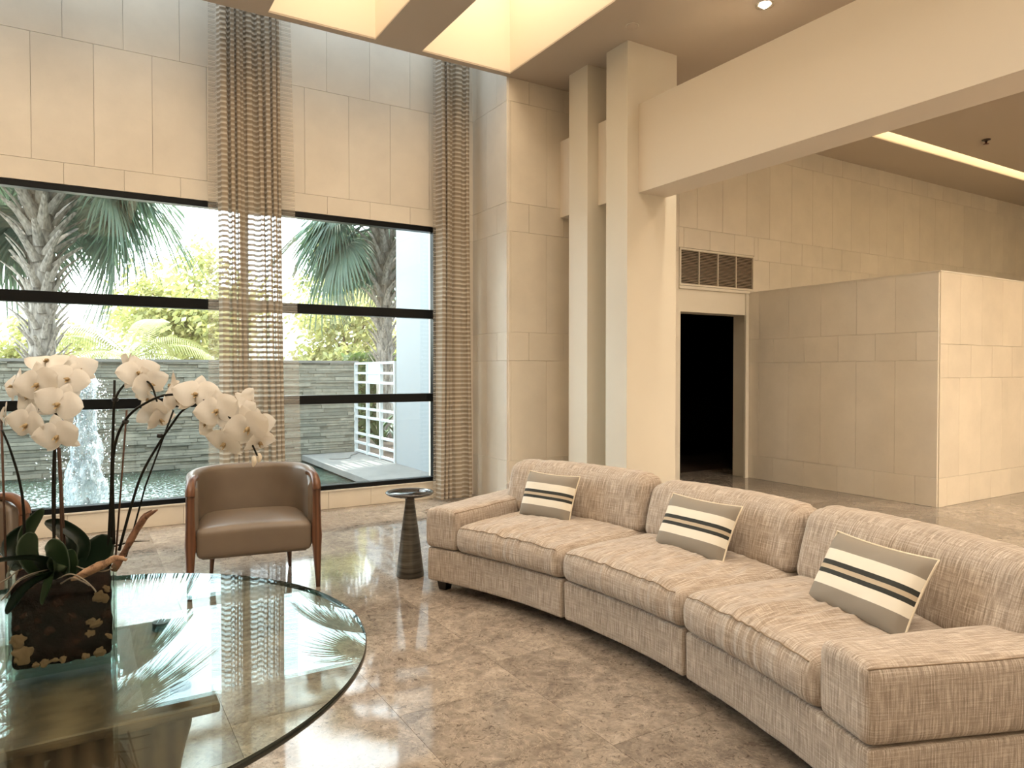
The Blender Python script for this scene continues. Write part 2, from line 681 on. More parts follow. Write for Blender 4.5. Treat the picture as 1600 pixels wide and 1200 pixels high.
# stone-clad partition (lower than the ceiling)
BX, BY, BZ = 7.783, 4.083, 2.519
pt = boxo('wall_partition', (BX, 16, BY, YF - .02, -.1, BZ - .004), M_PAINT, kind=ST)
panels(pt, (BX, 0, 0), (0, 1, 0), BY, YF, 0, BZ - .01, phase=4.803 - .02, nrm=(-1, 0, 0), cs=[0, .31, 1.565, 1.875, BZ - .01])
panels(pt, (0, BY, 0), (1, 0, 0), BX, 15.9, 0, BZ - .01, phase=7.943, nrm=(0, -1, 0), m=M_STONE_SHINY, cs=[0, .31, 1.38, 1.74, BZ - .01])
boxo('coping', (BX - .02, 16, BY - .02, YF - .02, BZ - .012, BZ), M_PAINT, pt)
# pillars and beam
for i, (y0, y1) in enumerate(((5.2645, 5.5873), (5.8915, 6.2171))):
    boxo('pillar', (4.493, 5.134, y0, y1, 0, ZC + .01), M_PAINT, kind=ST, bev=.004)
boxo('ceiling_beam', (4.633, 4.996, -5, YF + .01, 3.179, 4.032), M_BEAM, kind=ST, bev=.003)
# remaining walls
boxo('wall_left', (-6.2, -6, -5, 7.6, -.2, 6.2), M_PAINT, kind=ST)
boxo('wall_rear', (-6.2, 16.2, -5.2, -5, -.2, 6.2), M_PAINT, kind=ST)
boxo('wall_right', (16, 16.2, -5, 6.9, -.2, 6.2), M_PAINT, kind=ST)
# ceiling
bm = bmesh.new()
T = .015
SX0, SX1, SY0, SY1 = 7.6, 15.2, 5.47, 5.70
box(bm, -6, 16, -5, WY0, ZC, ZC + T)
box(bm, WELLS[0][1], SX0, EY1, YF, ZC, ZC + T)
box(bm, SX0, 16, EY1, SY0, ZC, ZC + T)
prev = WELLS[0][1]
for a, b in EAST + [(16, 16)]:  # openings for the added fill-lamp coffers
    box(bm, prev, a, EY0, EY1, ZC, ZC + T)
    prev = b
box(bm, SX0, 16, SY1, YF, ZC, ZC + T)
box(bm, SX1, 16, SY0, SY1, ZC, ZC + T)
box(bm, -6, WELLS[0][1], WY1, YF, ZC, ZC + T)
xs = sorted(WELLS)
prev = -6
for a, b in xs:
    box(bm, prev, a, WY0, WY1, ZC, ZC + T)
    prev = b
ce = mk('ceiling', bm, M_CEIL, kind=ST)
bm = bmesh.new()
for a, b, c0, c1 in [(a, b, WY0, WY1) for a, b in xs] + [(a, b, EY0, EY1) for a, b in EAST]:  # EAST recesses are added, only to hold fill lamps
    box(bm, a - .04, a, c0 - .04, c1 + .04, ZC + .012, WZ)
    box(bm, b, b + .04, c0 - .04, c1 + .04, ZC + .012, WZ)
    box(bm, a - .04, b + .04, c1, c1 + .04, ZC + .012, WZ)
    box(bm, a - .04, b + .04, c0 - .04, c0, ZC + .012, WZ)
    box(bm, a - .04, b + .04, c0 - .04, c1 + .04, WZ, WZ + .05)
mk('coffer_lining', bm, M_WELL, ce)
bm = bmesh.new()
box(bm, SX0, SX1, SY0 - .04, SY0, ZC + .01, ZC + .55)
box(bm, SX0, SX1, SY1, SY1 + .04, ZC + .01, ZC + .55)
box(bm, SX0 - .04, SX1 + .04, SY0 - .04, SY1 + .04, ZC + .55, ZC + .6)
mk('slot_lining', bm, M_WELL, ce)
boxo('slot_lamp', (SX0 + .05, SX1 - .05, SY0 + .03, SY1 - .03, ZC + .46, ZC + .5), emit('slot_lamp_glow', (1, .86, .6), 7.0), ce)
boxo('roof', (-6.3, 16.3, -5.3, 7.62, 6.0, 6.2), M_PAINT, kind=ST)

# window frame and panes
wf = thing('window_1', 'x', 'x')
del wf['label']; del wf['category']
wf['kind'] = ST
wf.location = (0, 0, 0)
for nm, z0, z1 in (('head_rail', 3.03, 3.086), ('transom', 2.048, 2.148), ('transom', 1.107, 1.2), ('bottom_rail', .197, .245)):
    boxo(nm, (WX0, WX1, YW + .0, YW + .10, z0, z1), M_BLACK, wf, bev=.004)
for xx in (WX0 + .04, -1.9, 1.40, WX1 - .02):
    boxo('mullion', (xx - .03, xx + .03, YW + .004, YW + .09, .197, 3.086), M_BLACK, wf)
for z0, z1 in ((.245, 1.107), (1.2, 2.048), (2.148, 3.03)):
    for a, b in ((WX0, -1.9), (-1.9, 1.40), (1.40, WX1)):
        boxo('pane', (a, b, YW + .045, YW + .051, z0, z1), M_GLASS, wf)

# ------------------------------------------------------------------ curtains


def curtain(name, label, x0t, x1t, x0b, x1b, yc, folds, seed, flatR=.0, flatL=.0, ymul=1.0):
    grp = 'banded sheer curtains at the tall window'
    rnd = random.Random(seed)
    bm = bmesh.new()
    ZT, ZB = 5.5, .015
    ns, nz = folds * 14, 14
    ph = [rnd.uniform(-.5, .5) for _ in range(40)]
    am = [rnd.uniform(.6, 1.25) for _ in range(folds + 2)]
    # warp so that folds are unequal
    ws = [rnd.choice((.5, .7, 1.0, 1.7)) * rnd.uniform(.9, 1.1) for _ in range(folds)]
    tot = sum(ws)
    cum = [0]
    for q in ws:
        cum.append(cum[-1] + q / tot)

    def fn(s, t):
        z = ZT + (ZB - ZT) * t
        xa = x0t + (x0b - x0t) * t
        xb = x1t + (x1b - x1t) * t
        # find fold
        u = s
        core = min(1, max(0, (u - flatL) / max(1e-6, 1 - flatL - flatR)))
        k = min(folds - 1, int(core * folds))
        f = core * folds - k
        pos = cum[k] + (cum[k + 1] - cum[k]) * f
        inx = .0
        if u < flatL:
            X = (u / flatL) * .08
            A = .006
        elif u > 1 - flatR:
            X = 1 - (1 - u) / flatR * .19
            A = .006
        else:
            l0 = .08 if flatL else 0
            r0 = .81 if flatR else 1
            X = l0 + (r0 - l0) * pos
            A = .06 + .05 * am[k]
            inx = 1
        ang = 2 * PI * f
        sway = .008 * math.sin(t * 4 + ph[k % 40] * 6)
        lobe = abs(math.sin(PI * f)) ** .62 if inx else 0
        xx = xa + (xb - xa) * X + inx * (.012 * math.sin(2 * ang) + sway)
        yy = yc + (.055 - A * lobe * (.75 + .25 * math.sin(t * 3 + k))) * ymul + (.0 if inx else .03) + .012 * math.sin(core * 9 + seed)
        return (xx, yy, z)
    L = (x1t - x0t) * 2.6
    grid(bm, fn, ns, nz, uvfn=lambda s, t: (s * L, (ZT + (ZB - ZT) * t)))
    bm.faces.ensure_lookup_table()
    for i_, f_ in enumerate(bm.faces):
        s_ = (i_ // nz + .5) / ns
        f_.material_index = 1 if (s_ < flatL or s_ > 1 - flatR) else 0
    o = mk(name, bm, [M_CURT, M_CURTE], smooth=True)
    return tag(o, label, 'curtain', grp)


curtain('curtain', 'wide brown and cream banded sheer curtain hanging behind the armchair, between the two window openings', 1.05, 1.80, 1.02, 1.90, 7.12, 9, 4, flatR=.12, flatL=.06)
curtain('curtain', 'narrow banded sheer curtain in the corner beside the limestone return wall and side table', 3.38, 3.80, 3.37, 3.80, 7.16, 5, 9, flatL=.12)
tk = thing('curtain_track', 'ceiling curtain track in the slot above both curtains', 'curtain track', (0, 7.13, 5.5))
boxo('rail', (-1, 3.9, -.015, .015, 0, .03), M_BLACK, tk)
for xx in (-.5, 1.4, 3.6):
    boxo('bracket', (xx - .01, xx + .01, -.01, .25, .03, .05), M_BLACK, tk)

# ------------------------------------------------------------------ wall vent, downlight, detector, sprinkler
vt = thing('wall_vent', 'wide louvred air vent in the far wall above the dark doorway', 'vent', (7.15, YF - .014, 2.775))
VW, VH = .69, .235
for nm, b in (('frame_rail', (-VW, VW, -.02, .012, VH - .022, VH)), ('frame_rail', (-VW, VW, -.02, .012, -VH, -VH + .022)),
              ('frame_stile', (-VW, -VW + .022, -.02, .012, -VH + .022, VH - .022)), ('frame_stile', (VW - .022, VW, -.02, .012, -VH + .022, VH - .022))):
    boxo(nm, b, M_PAINT, vt)
boxo('backing', (-VW + .01, VW - .01, .004, .012, -VH + .01, VH - .01), M_PANEL, vt)
for k in (-1, 0, 1):
    boxo('divider', (k * VW / 2 - .006, k * VW / 2 + .006, -.016, .004, -VH + .022, VH - .022), M_PAINT, vt)
bm = bmesh.new()
nsl = 22
for k in range(nsl):
    z = -VH + .03 + (2 * VH - .06) * k / (nsl - 1)
    v = [bm.verts.new((sx * (VW - .022), yy, z + zz)) for sx in (-1, 1) for yy, zz in ((-.012, -.004), (.003, .004), (.003, .0075), (-.012, -.0005))]
    for f in ((0, 1, 2, 3), (7, 6, 5, 4), (0, 4, 5, 1), (1, 5, 6, 2), (2, 6, 7, 3), (3, 7, 4, 0)):
        bm.faces.new([v[i] for i in f])
mk('louvres', bm, mat('louvre_paint', (.50, .40, .30), .5), vt, kind='stuff')

dl = thing('downlight', 'lit round recessed downlight in the ceiling above the beam', 'light', (5.071, 4.146, ZC))
bm = bmesh.new()
lathe(bm, [(.055, .03), (.058, -.004), (.078, -.008), (.082, 0), (.082, .002)])
mk('trim_ring', bm, mat('chrome', (.75, .72, .68), .15, Metallic=1.0), dl)
bm = bmesh.new()
lathe(bm, [(.0001, -.03), (.02, -.026), (.036, -.01), (.04, .004), (.04, .01)], 24)
mk('bulb', bm, emit('bulb_glow', (1, .93, .8), 40), dl)
pl = bpy.data.lights.new('downlight_beam', 'SPOT')
pl.energy = 60
pl.spot_size = 2.4
pl.spot_blend = .6
pl.color = (1, .85, .62)
pl.shadow_soft_size = .05
plo = bpy.data.objects.new('downlight_beam', pl)
C.objects.link(plo)
plo.location = (5.071, 4.146, ZC - .06)

dt = thing('smoke_detector', 'small flat round cover disc on the ceiling near the pillar tops', 'detector', (4.343, 5.026, ZC))
bm = bmesh.new()
lathe(bm, [(.0001, -.014), (.04, -.014), (.052, -.010), (.055, 0)], 32)
mk('cover', bm, M_CEIL, dt)
bm = bmesh.new()
lathe(bm, [(.056, -.004), (.06, -.004), (.06, 0)], 32)
mk('rim', bm, M_PAINT, dt)
sp = thing('fire_sprinkler', 'small dark sprinkler head on the ceiling beyond the beam', 'sprinkler', (10.593, 4.964, ZC))
bm = bmesh.new()
lathe(bm, [(.055, 0), (.05, -.012), (.02, -.016), (.016, -.03)], 20)
mk('escutcheon', bm, mat('dark_brass', (.05, .03, .02), .4), sp)
bm = bmesh.new()
lathe(bm, [(.012, -.03), (.012, -.055), (.035, -.058), (.035, -.062), (.0001, -.062)], 16)
mk('deflector', bm, mat('red_bronze', (.12, .04, .025), .4), sp)

# ------------------------------------------------------------------ curved sofa
SC = Vector((-1.4705, 2.6622, 0))
RI = 3.79
TH_L0, TH_L1 = 25.6, 21.7          # left arm outer / inner angle
TH_S1, TH_S2 = 8.3, -5.4
TH_R1, TH_R0 = -17.9, -21.6
RO = 4.86


def pol(th, r, z):
    t = math.radians(th)
    return Vector((SC.x + r * math.cos(t), SC.y + r * math.sin(t), z))


sofa = thing('curved_sofa', 'long curved beige linen sofa with three seats and broad low arms', 'sofa', pol(3, 4.2, 0))
INV = Matrix.Translation(-Vector(sofa.location))


def arcbox(name, th0, th1, r0, r1, z0, z1, rad, n, disp=None, m=None, rref=4.1):
    """rounded box bent round the sofa's centre. local a: along arc, b: radial, c: height"""
    A = math.radians(abs(th0 - th1)) / 2 * rref
    B, D = (r1 - r0) / 2, (z1 - z0) / 2
    tc, rc, zc = (th0 + th1) / 2, (r0 + r1) / 2, (z0 + z1) / 2

    def fn(p):
        a, b, c = p
        if disp:
            a, b, c = disp(a, b, c, A, B, D)
        q = pol(tc - math.degrees(a / rref), rc + b, zc + c)
        return INV @ q
    o = mk(name, rbox(A, B, D, rad, n, fn), m or M_FAB, sofa, smooth=True)
    return o, fn, (A, B, D)


def soft(seed, bulge_front=.035, crown=.04, wr=.006, freq=9):
    def f(a, b, c, A, B, D):
        ea = max(0, 1 - (a / A) ** 2)
        eb = max(0, 1 - (b / B) ** 2)
        ec = max(0, 1 - (c / D) ** 2)
        top = max(0, c / D)
        n = noise.noise(Vector((a * freq + 1.6 * noise.noise(Vector((a * 2.5, b * 2.5, seed))), b * 1.0, seed * 3.1)))
        n2 = noise.noise(Vector((a * freq * 2.6 + .8 * noise.noise(Vector((a * 4, b * 4, seed))), b * 1.4, seed * 1.7 + 9)))
        ridge = (1 - abs(n) * 2.6)
        wv = wr * (ridge * .9 + n2 * .7) * (.25 + .75 * ea ** .4) * (.35 + .65 * max(0., min(1., .55 - b / B)))
        c2 = c + top * (crown * ea ** .6 * (.35 + .65 * eb ** .5) + wv)
        front = max(0, -b / B)
        b2 = b - front ** 2 * (bulge_front * ea ** .5 * (.35 + .65 * ec) + wv * .9 * (.4 + .6 * ec))
        a2 = a + (a / A) * .006 * ec
        return a2, b2, c2
    return f


GAP = .12
for i, (t0, t1) in enumerate(((TH_L0, TH_S1), (TH_S1, TH_S2), (TH_S2, TH_R0))):
    def bd(a, b, c, A, B, D, i=i):
        fr = max(0, -b / B)
        return a, b - fr * .006 * noise.noise(Vector((a * 6, c * 6, i))), c
    arcbox('base', t0 - GAP, t1 + GAP, RI, RO, .07, .285, .016, (24, 8, 6), bd)
    # back shell
    arcbox('back_frame', t0 - GAP, t1 + GAP, RO - .15, RO, .285, .60, .03, (20, 2, 6))

seats = ((TH_L1, TH_S1), (TH_S1, TH_S2), (TH_S2, TH_R1))
for i, (t0, t1) in enumerate(seats):
    o, fn, (A, B, D) = arcbox('seat_cushion', t0 - .1, t1 + .1, RI - .012, 4.60, .287, .452, .05, (120, 50, 8), soft(i + 1, crown=.035 + .005 * i, wr=.014, freq=9))
    for cz in (D - .012,):
        bm = bmesh.new()
        N = 70
        tube(bm, [fn(Vector((-A + .04 + (2 * A - .08) * k / N, -B + .006, cz))) for k in range(N + 1)], .0028, 6)
        mk('seam', bm, M_SEAM, o)
for i, (t0, t1) in enumerate(seats):
    if i == 0: t0 = TH_L0 - 2.2 
    if i == 2: t1 = TH_R0 + 1.5
    H = (.79, .765, .785)[i]

    def bk(a, b, c, A, B, D, i=i):
        ea = max(0, 1 - (a / A) ** 2)
        eb = max(0, 1 - (b / B) ** 2)
        ec = max(0, 1 - (c / D) ** 2)
        tz = (c + D) / (2 * D)
        n = noise.noise(Vector((a * 13, c * 2.2, i * 5.0 + 2)))
        n2 = noise.noise(Vector((a * 3, c * 3.5, i * 7.0 + 2)))
        wv = .0055 * (1 - abs(n) * 2.4) * (.3 + .7 * tz)
        front = max(0, -b / B)
        # lean back with height, bulge, soft crown
        b2 = b + .10 * (tz - .2) - front * (.035 * ea ** .5 * ec ** .6 + wv + .012 * n2)
        b2 *= 1
        c2 = c + max(0, c / D) * (.02 * ea ** .6 * eb + wv * .6) - (0 if ea > .25 else .012 * max(0, c / D))
        return a, b2, c2
    o, fn, (A, B, D) = arcbox('back_cushion', t0 - .1, t1 + .1, 4.455, 4.64, .44, H, .058, (70, 10, 26), bk)
    bm = bmesh.new()
    N = 60
    tube(bm, [fn(Vector((-A + .06 + (2 * A - .12) * k / N, -B + .022, D - .02))) for k in range(N + 1)], .0024, 6)
    mk('seam', bm, M_SEAM, o)
for t0, t1 in ((TH_L0, TH_L1), (TH_R1, TH_R0)):
    def ad(a, b, c, A, B, D):
        top = max(0, c / D)
        ea = max(0, 1 - (a / A) ** 2)
        return a * (1 + .04 * max(0, 1 - (c / D) ** 2)), b, c + top * (.010 * ea + .004 * noise.noise(Vector((a * 8, b * 5, t0))))
    o, fn, (A, B, D) = arcbox('arm', t0, t1, RI - .015, RO - .02, .29, .545, .038, (10, 26, 8), ad, rref=4.1)
    for sa in ((-1, 1) if t0 > 0 else (1,)):
        bm = bmesh.new()
        path = [fn(Vector((sa * (A - .011), B - .05 - (2 * B - .06) * k / 30, D - .011))) for k in range(31)]
        tube(bm, path, .0026, 6)
        mk('seam', bm, M_SEAM, o)
for th in (24.3, 8.3, -5.4, -20.3):
    for r in ((RI + .09 if abs(th) > 15 else RI + .42), RO - .1):
        bm = bmesh.new()
        vs = []
        for z, s in ((0, .028), (.072, .040)):
            vs.append([bm.verts.new((sx * s, sy * s, z)) for sx, sy in ((-1, -1), (1, -1), (1, 1), (-1, 1))])
        for e in range(4):
            bm.faces.new((vs[0][e], vs[0][(e + 1) % 4], vs[1][(e + 1) % 4], vs[1][e]))
        bm.faces.new(vs[0][::-1])
        bm.faces.new(vs[1])
        o = mk('leg', bm, M_LEG, sofa)
        o.location = INV @ pol(th, r, 0)
        o.rotation_euler = (0, 0, math.radians(th))

# ------------------------------------------------------------------ throw pillows


def pillow_mat():
    m = mat('striped_canvas', (.5, .5, .5), .85)
    tc = nd(m, 'ShaderNodeTexCoord')
    sp_ = nd(m, 'ShaderNodeSeparateXYZ')
    lk(m, tc.outputs['UV'], sp_.inputs[0])
    r = nd(m, 'ShaderNodeValToRGB')
    r.color_ramp.interpolation = 'CONSTANT'
    taupe, cream, dark, sand = (.27, .235, .195), (.78, .73, .63), (.028, .030, .026), (.50, .41, .30)
    stops = [(0, taupe), (.27, cream), (.415, dark), (.475, sand), (.53, dark), (.59, cream), (.74, taupe)]
    els = r.color_ramp.elements
    while len(els) < len(stops):
        els.new(.5)
    for e, (p, c) in zip(els, stops):
        e.position = p
        e.color = (*c, 1)
    lk(m, sp_.outputs[1], r.inputs[0])
    setc(m, r.outputs[0])
    p = nd(m, 'ShaderNodeMapping')
    p.inputs['Scale'].default_value = (400, 260, 1)
    lk(m, tc.outputs['UV'], p.inputs[0])
    bump(m, noi(m, p.outputs[0], 1, 2), .2, .001)
    return m


M_PIL = pillow_mat()
M_PIPE = mat('cream_piping', (.74, .66, .52), .85)
M_PBACK = mat('cream_woven_back', (.68, .60, .46), .9)


def pillow(label, loc, xdir, ndir, W, Hh, seed):
    X = Vector(xdir).normalized()
    N = Vector(ndir)
    N = (N - X * N.dot(X)).normalized()
    Y = N.cross(X)
    t = thing('throw_pillow', label, 'pillow', loc, 0, 'striped throw pillows on the sofa')
    mw = Matrix((X, Y, N)).transposed().to_4x4()
    mw.translation = Vector(loc)
    t.matrix_world = mw

    def surf(s, v, sg):
        a, b = 2 * s - 1, 2 * v - 1
        pin = 1 - .07 * (1 - a * a) * abs(b) ** 3
        pinx = 1 - .045 * (1 - b * b) * abs(a) ** 3
        th = .062 * ((1 - a ** 4) * (1 - b ** 4)) ** .55
        nz = .004 * noise.noise(Vector((a * 2.5, b * 2.5, seed + sg))) + .003 * noise.noise(Vector((a * 6, b * 5, seed)))
        return Vector((a * W / 2 * pinx, b * Hh / 2 * pin, sg * (th + nz * (1 - a ** 4) * (1 - b ** 4))))
    bm = bmesh.new()
    grid(bm, lambda s, v: surf(s, v, 1), 28, 22, uvfn=lambda s, v: (s, v))
    mk('striped_front', bm, M_PIL, t, smooth=True)
    bm = bmesh.new()
    grid(bm, lambda s, v: surf(1 - s, v, -1), 20, 16)
    mk('plain_back', bm, M_PBACK, t, smooth=True)
    loop = [surf(k / 20, 0, 1) for k in range(20)] + [surf(1, k / 16, 1) for k in range(16)] + [surf(1 - k / 20, 1, 1) for k in range(20)] + [surf(0, 1 - k / 16, 1) for k in range(17)]
    bm = bmesh.new()
    tube(bm, [Vector((p.x, p.y, 0)) * 1.006 for p in loop], .0045, 6)
    mk('piping', bm, M_PIPE, t)
    return t


def sit_pillow(label, th, r, z, W, Hh, lean, yaw, roll, seed):
    tt = math.radians(th)
    inward = Vector((-math.cos(tt), -math.sin(tt), 0))
    tang = Vector((math.sin(tt), -math.cos(tt), 0))     # towards smaller angle
    inward.rotate(Matrix.Rotation(math.radians(yaw), 3, 'Z'))
    tang.rotate(Matrix.Rotation(math.radians(yaw), 3, 'Z'))
    N = inward * math.cos(math.radians(lean)) + Vector((0, 0, 1)) * math.sin(math.radians(lean))
    X = tang
    X = Matrix.Rotation(math.radians(roll), 3, N) @ X
    return pillow(label, pol(th, r, z), X, N, W, Hh, seed)


sit_pillow('striped lumbar pillow at the far end of the sofa, nearest the side table', 17.0, 4.335, .606, .43, .325, 22, 0, 0, 1)
sit_pillow('striped lumbar pillow in the middle of the sofa, tilted against the second back cushion', 1.2, 4.31, .604, .49, .325, 28, 0, 0, 2)
sit_pillow('striped lumbar pillow nearest the camera, beside the big front arm', -13.4, 4.265, .606, .50, .335, 30, 0, 0, 3)

# ------------------------------------------------------------------ armchairs


def armchair(name, label, front_mid, facing, group=None):
    """local frame: +Y forward (facing), X across, origin floor under the seat's front edge centre"""
    t = thing(name, label, 'armchair', (front_mid[0], front_mid[1], 0), math.atan2(facing[1], facing[0]) - PI / 2, group)
    HW = .385
    ym = -.30

    def shell(a, out, z, sc=1):
        # horseshoe plan: a in [-1,1]; opens towards +Y
        ang = a * PI / 2
        n_ = 2.6
        cx = abs(math.sin(ang)) ** (2 / n_) * (1 if a > 0 else -1)
        cy = abs(math.cos(ang)) ** (2 / n_)
        rx = (HW - .02 + out) * sc
        ry = .36 + out
        return Vector((cx * rx, ym - .0 - cy * ry, z))
    # seat: rounded cushion, domed
    bm = rbox(.357, .31, .095, .04, (20, 18, 4), lambda p: Vector((p.x * (1 - .10 * max(0, -p.y / .31)), p.y - .315, .345 + p.z * 1.0 + (max(0, p.z / .095) * .035 * max(0, 1 - (p.x / .36) ** 2) ** .6 * max(0, 1 - (p.y / .33) ** 2) ** .5))))
    mk('seat', bm, M_LEATHER, t, smooth=True)
    # wrap-around padded back: sides run forward to the arm posts, lower at the front
    NA, NZ = 56, 14

    def wrap(s, v):
        """s along the horseshoe (-1..1 with straight side runs), v round the thickness"""
        L = 2 * s - 1
        q = 1.38
        if abs(L) > .72:
            k = (abs(L) - .72) / .28
            side = 1 if L > 0 else -1
            base = shell(side, 0, 0)
            cx, cy = base.x, base.y + k * .21
            nx, ny = side, 0
        else:
            a = L / .72
            p0 = shell(a, 0, 0)
            e = 1e-3
            p1 = shell(min(1, a + e), 0, 0)
            pm = shell(max(-1, a - e), 0, 0)
            d = (p1 - pm).normalized()
            nx, ny = -d.y * -1, d.x * -1
            nx, ny = d.y * 1, -d.x * 1
            if nx * p0.x + ny * (p0.y - ym) < 0:
                nx, ny = -nx, -ny
            cx, cy = p0.x, p0.y
        hgt = .775 - .035 * abs(L) ** 3 - (.05 * max(0, (abs(L) - .75) / .25) ** 1.5)
        zb = .265
        th_ = .034 + .008 * (1 - abs(L))
        ang = 2 * PI * v
        # capsule section in (n, z)
        cz, cn = math.sin(ang), math.cos(ang)
        zz = (hgt - .035 + .035 * cz) if cz > 0 else (zb + .02 + .02 * cz)
        pinch = .75 if cz < -.3 else 1
        nn = cn * th_ * pinch
        rake = .055 * ((zz - zb) / (hgt - zb)) * (1 - abs(L) * .8)
        return Vector((cx + nx * (nn + rake), cy + ny * (nn + rake), zz))
    # section points: 0..1 around; build with more vertical divisions
    bm = bmesh.new()
    secs = []
    vs_list = [i / 10 * .5 for i in range(11)]
    for i in range(NA + 1):
        s = i / NA
        ringp = []
        for v in vs_list:
            ringp.append(wrap(s, v))
        pi_, po = wrap(s, .5), wrap(s, 0)
        bi, bo = wrap(s, .5 + 1e-4 + .05), wrap(s, 1 - .05 - 1e-4)
        inner = [pi_.lerp(bi, k / 6) for k in range(1, 7)]
        outer = [bo.lerp(po, k / 6) for k in range(0, 6)]
        secs.append([bm.verts.new(p) for p in ringp + inner + outer])
    n_ = len(secs[0])
    for r0, r1 in zip(secs, secs[1:]):
        for k in range(n_):
            bm.faces.new((r0[k], r0[(k + 1) % n_], r1[(k + 1) % n_], r1[k]))
    bm.faces.new(secs[0])
    bm.faces.new(secs[-1][::-1])
    bmesh.ops.recalc_face_normals(bm, faces=bm.faces[:])
    mk('backrest', bm, M_LEATHER, t, smooth=True)
    # underframe
    boxo('seat_rail', (-.325, .325, -.585, -.03, .245, .285), M_LEATHER, t, bev=.01)
    for sx in (-1, 1):
        # front leg: tapers to the floor, swells at the seat, rises to the arm and rolls over the padding
        bm = bmesh.new()
        prof = [(0, .013, .014), (.12, .019, .020), (.27, .027, .027), (.34, .032, .031), (.42, .028, .028), (.55, .024, .026), (.64, .024, .028), (.675, .024, .032)]
        rings = []
        for (z, hx, hy) in prof:
            xo = sx * (HW + .004 + (.0 if z > .3 else (.3 - z) * .02))
            yo = -.03 + (.02 * (1 - z / .3) if z < .3 else 0)
            rings.append([bm.verts.new((xo + math.cos(a) * hx * (1.12 if abs(math.cos(a)) > .5 else 1), yo + math.sin(a) * hy, z)) for a in [2 * PI * (k + .5) / 10 for k in range(10)]])
        for r0, r1 in zip(rings, rings[1:]):
            for k in range(10):
                f = bm.faces.new((r0[k], r0[(k + 1) % 10], r1[(k + 1) % 10], r1[k]))
                f.smooth = True
        bm.faces.new(rings[0][::-1])
        bm.faces.new(rings[-1])
        mk('front_leg', bm, M_WALNUT, t)
        bm = bmesh.new()
        pts = spline([(sx * (HW + .004), -.018, .655), (sx * (HW + .002), -.035, .705), (sx * (HW - .004), -.10, .742), (sx * (HW - .018), -.17, .752), (sx * (HW - .03), -.235, .744)], 5)
        rr = [.030 - .012 * (k / (len(pts) - 1)) ** 2 for k in range(len(pts))]
        tube(bm, pts, rr, 10)
        for v_ in bm.verts:
            pass
        mk('arm_cap', bm, M_WALNUT, t)
        bm = bmesh.new()
        tube(bm, [(sx * .27, -.60, .002), (sx * .262, -.585, .14), (sx * .255, -.57, .27)], [.012, .019, .024], 10)
        mk('rear_leg', bm, M_WALNUT, t)
    return t


armchair('armchair', 'taupe leather barrel armchair with wooden arms standing alone before the window', (.963, 4.794), (-.146, -.989), 'taupe leather armchairs by the window')
armchair('armchair', 'second taupe leather armchair, mostly cut off, its wooden arm showing behind the orchid stems', (-.57, 4.51), (.6, -.8), 'taupe leather armchairs by the window')

# ------------------------------------------------------------------ side table
st = thing('side_table', 'small round side table with dark dished top on a conical ribbed pedestal', 'side table', (1.985, 4.66, 0))
m_cone = mat('banded_pewter', (.1, .09, .08), .32)
pz = coords(m_cone, 'Object', (1.2, 1.2, 22))
n_ = noi(m_cone, pz, 1.6, 4, .6, .6)
setc(m_cone, ramp(m_cone, n_, [(.3, (.030, .028, .026)), (.5, (.10, .088, .070)), (.68, (.17, .15, .125))]))
bump(m_cone, n_, .25, .004)
bsdf(m_cone).inputs['Metallic'].default_value = .35
bm = bmesh.new()
lathe(bm, [(.0001, 0), (.090, 0), (.097, .004), (.098, .012), (.078, .18), (.058, .34), (.043, .45), (.033, .525), (.032, .55), (.045, .562)], 56)
mk('pedestal', bm, m_cone, st)
bm = bmesh.new()
lathe(bm, [(.0001, .556), (.05, .558), (.11, .566), (.155, .578), (.170, .588), (.172, .594), (.168, .598), (.155, .597), (.148, .590)], 64)
mk('tray_rim', bm, mat('polished_rim', (.11, .10, .095), .12, Metallic=.6), st)
bm = bmesh.new()
lathe(bm, [(.149, .586), (.148, .591), (.0001, .5915)], 48)
mk('tray_top', bm, mat('black_gloss_inset', (.006, .006, .007), .06), st)

# ------------------------------------------------------------------ glass table
TR = .87
TCX, TCY, TZ = -.108, 2.285, .66
tb = thing('round_glass_table', 'large round glass table on a pale oak base in the near corner', 'table', (TCX, TCY, 0))
bm = bmesh.new()
n = 160
rings = []
for r, z in ((TR - .003, TZ), (TR, TZ - .003), (TR, TZ - .016), (TR - .003, TZ - .019)):
    rings.append([bm.verts.new((r * math.cos(2 * PI * k / n), r * math.sin(2 * PI * k / n), z)) for k in range(n)])
f = bm.faces.new(rings[0])
f.material_index = 0
f = bm.faces.new(rings[-1][::-1])
f.material_index = 0
mk('glass_top', bm, M_TOPGLASS, tb)
bm = bmesh.new()
lathe(bm, [(TR - .003, TZ - .019), (TR, TZ - .016), (TR, TZ - .003), (TR - .003, TZ)], n)
for f in [f for f in bm.faces if len(f.verts) > 4]:
    bm.faces.remove(f)
mk('polished_edge', bm, M_EDGE, tb)
# oak base: a broad curved-sided block with an inset top and a rounded stretcher
bm = rbox(.33, .30, .305, .06, (10, 8, 2), lambda p: Vector((p.x, p.y, 0)))
bm.free()


def base_fn(p):
    k = 1 - .16 * (1 - (p.z / .3) ** 2)
    return Vector((p.x * k + .06, p.y * k - .03, p.z + .30))


bm = rbox(.30, .34, .295, .05, (12, 10, 10), base_fn)
mk('oak_pedestal', bm, M_OAK, tb, smooth=True)
boxo('top_plate', (-.30, .40, -.40, .34, .596, .62), M_OAKTOP, tb, bev=.008)
for (dx, dy) in ((-.22, -.3), (.32, -.3), (.32, .24), (-.22, .24)):
    bm = bmesh.new()
    lathe(bm, [(.025, .62), (.025, .645)], 20)
    o = mk('support_pad', bm, M_BLACK, tb)
    o.location = (dx, dy, 0)

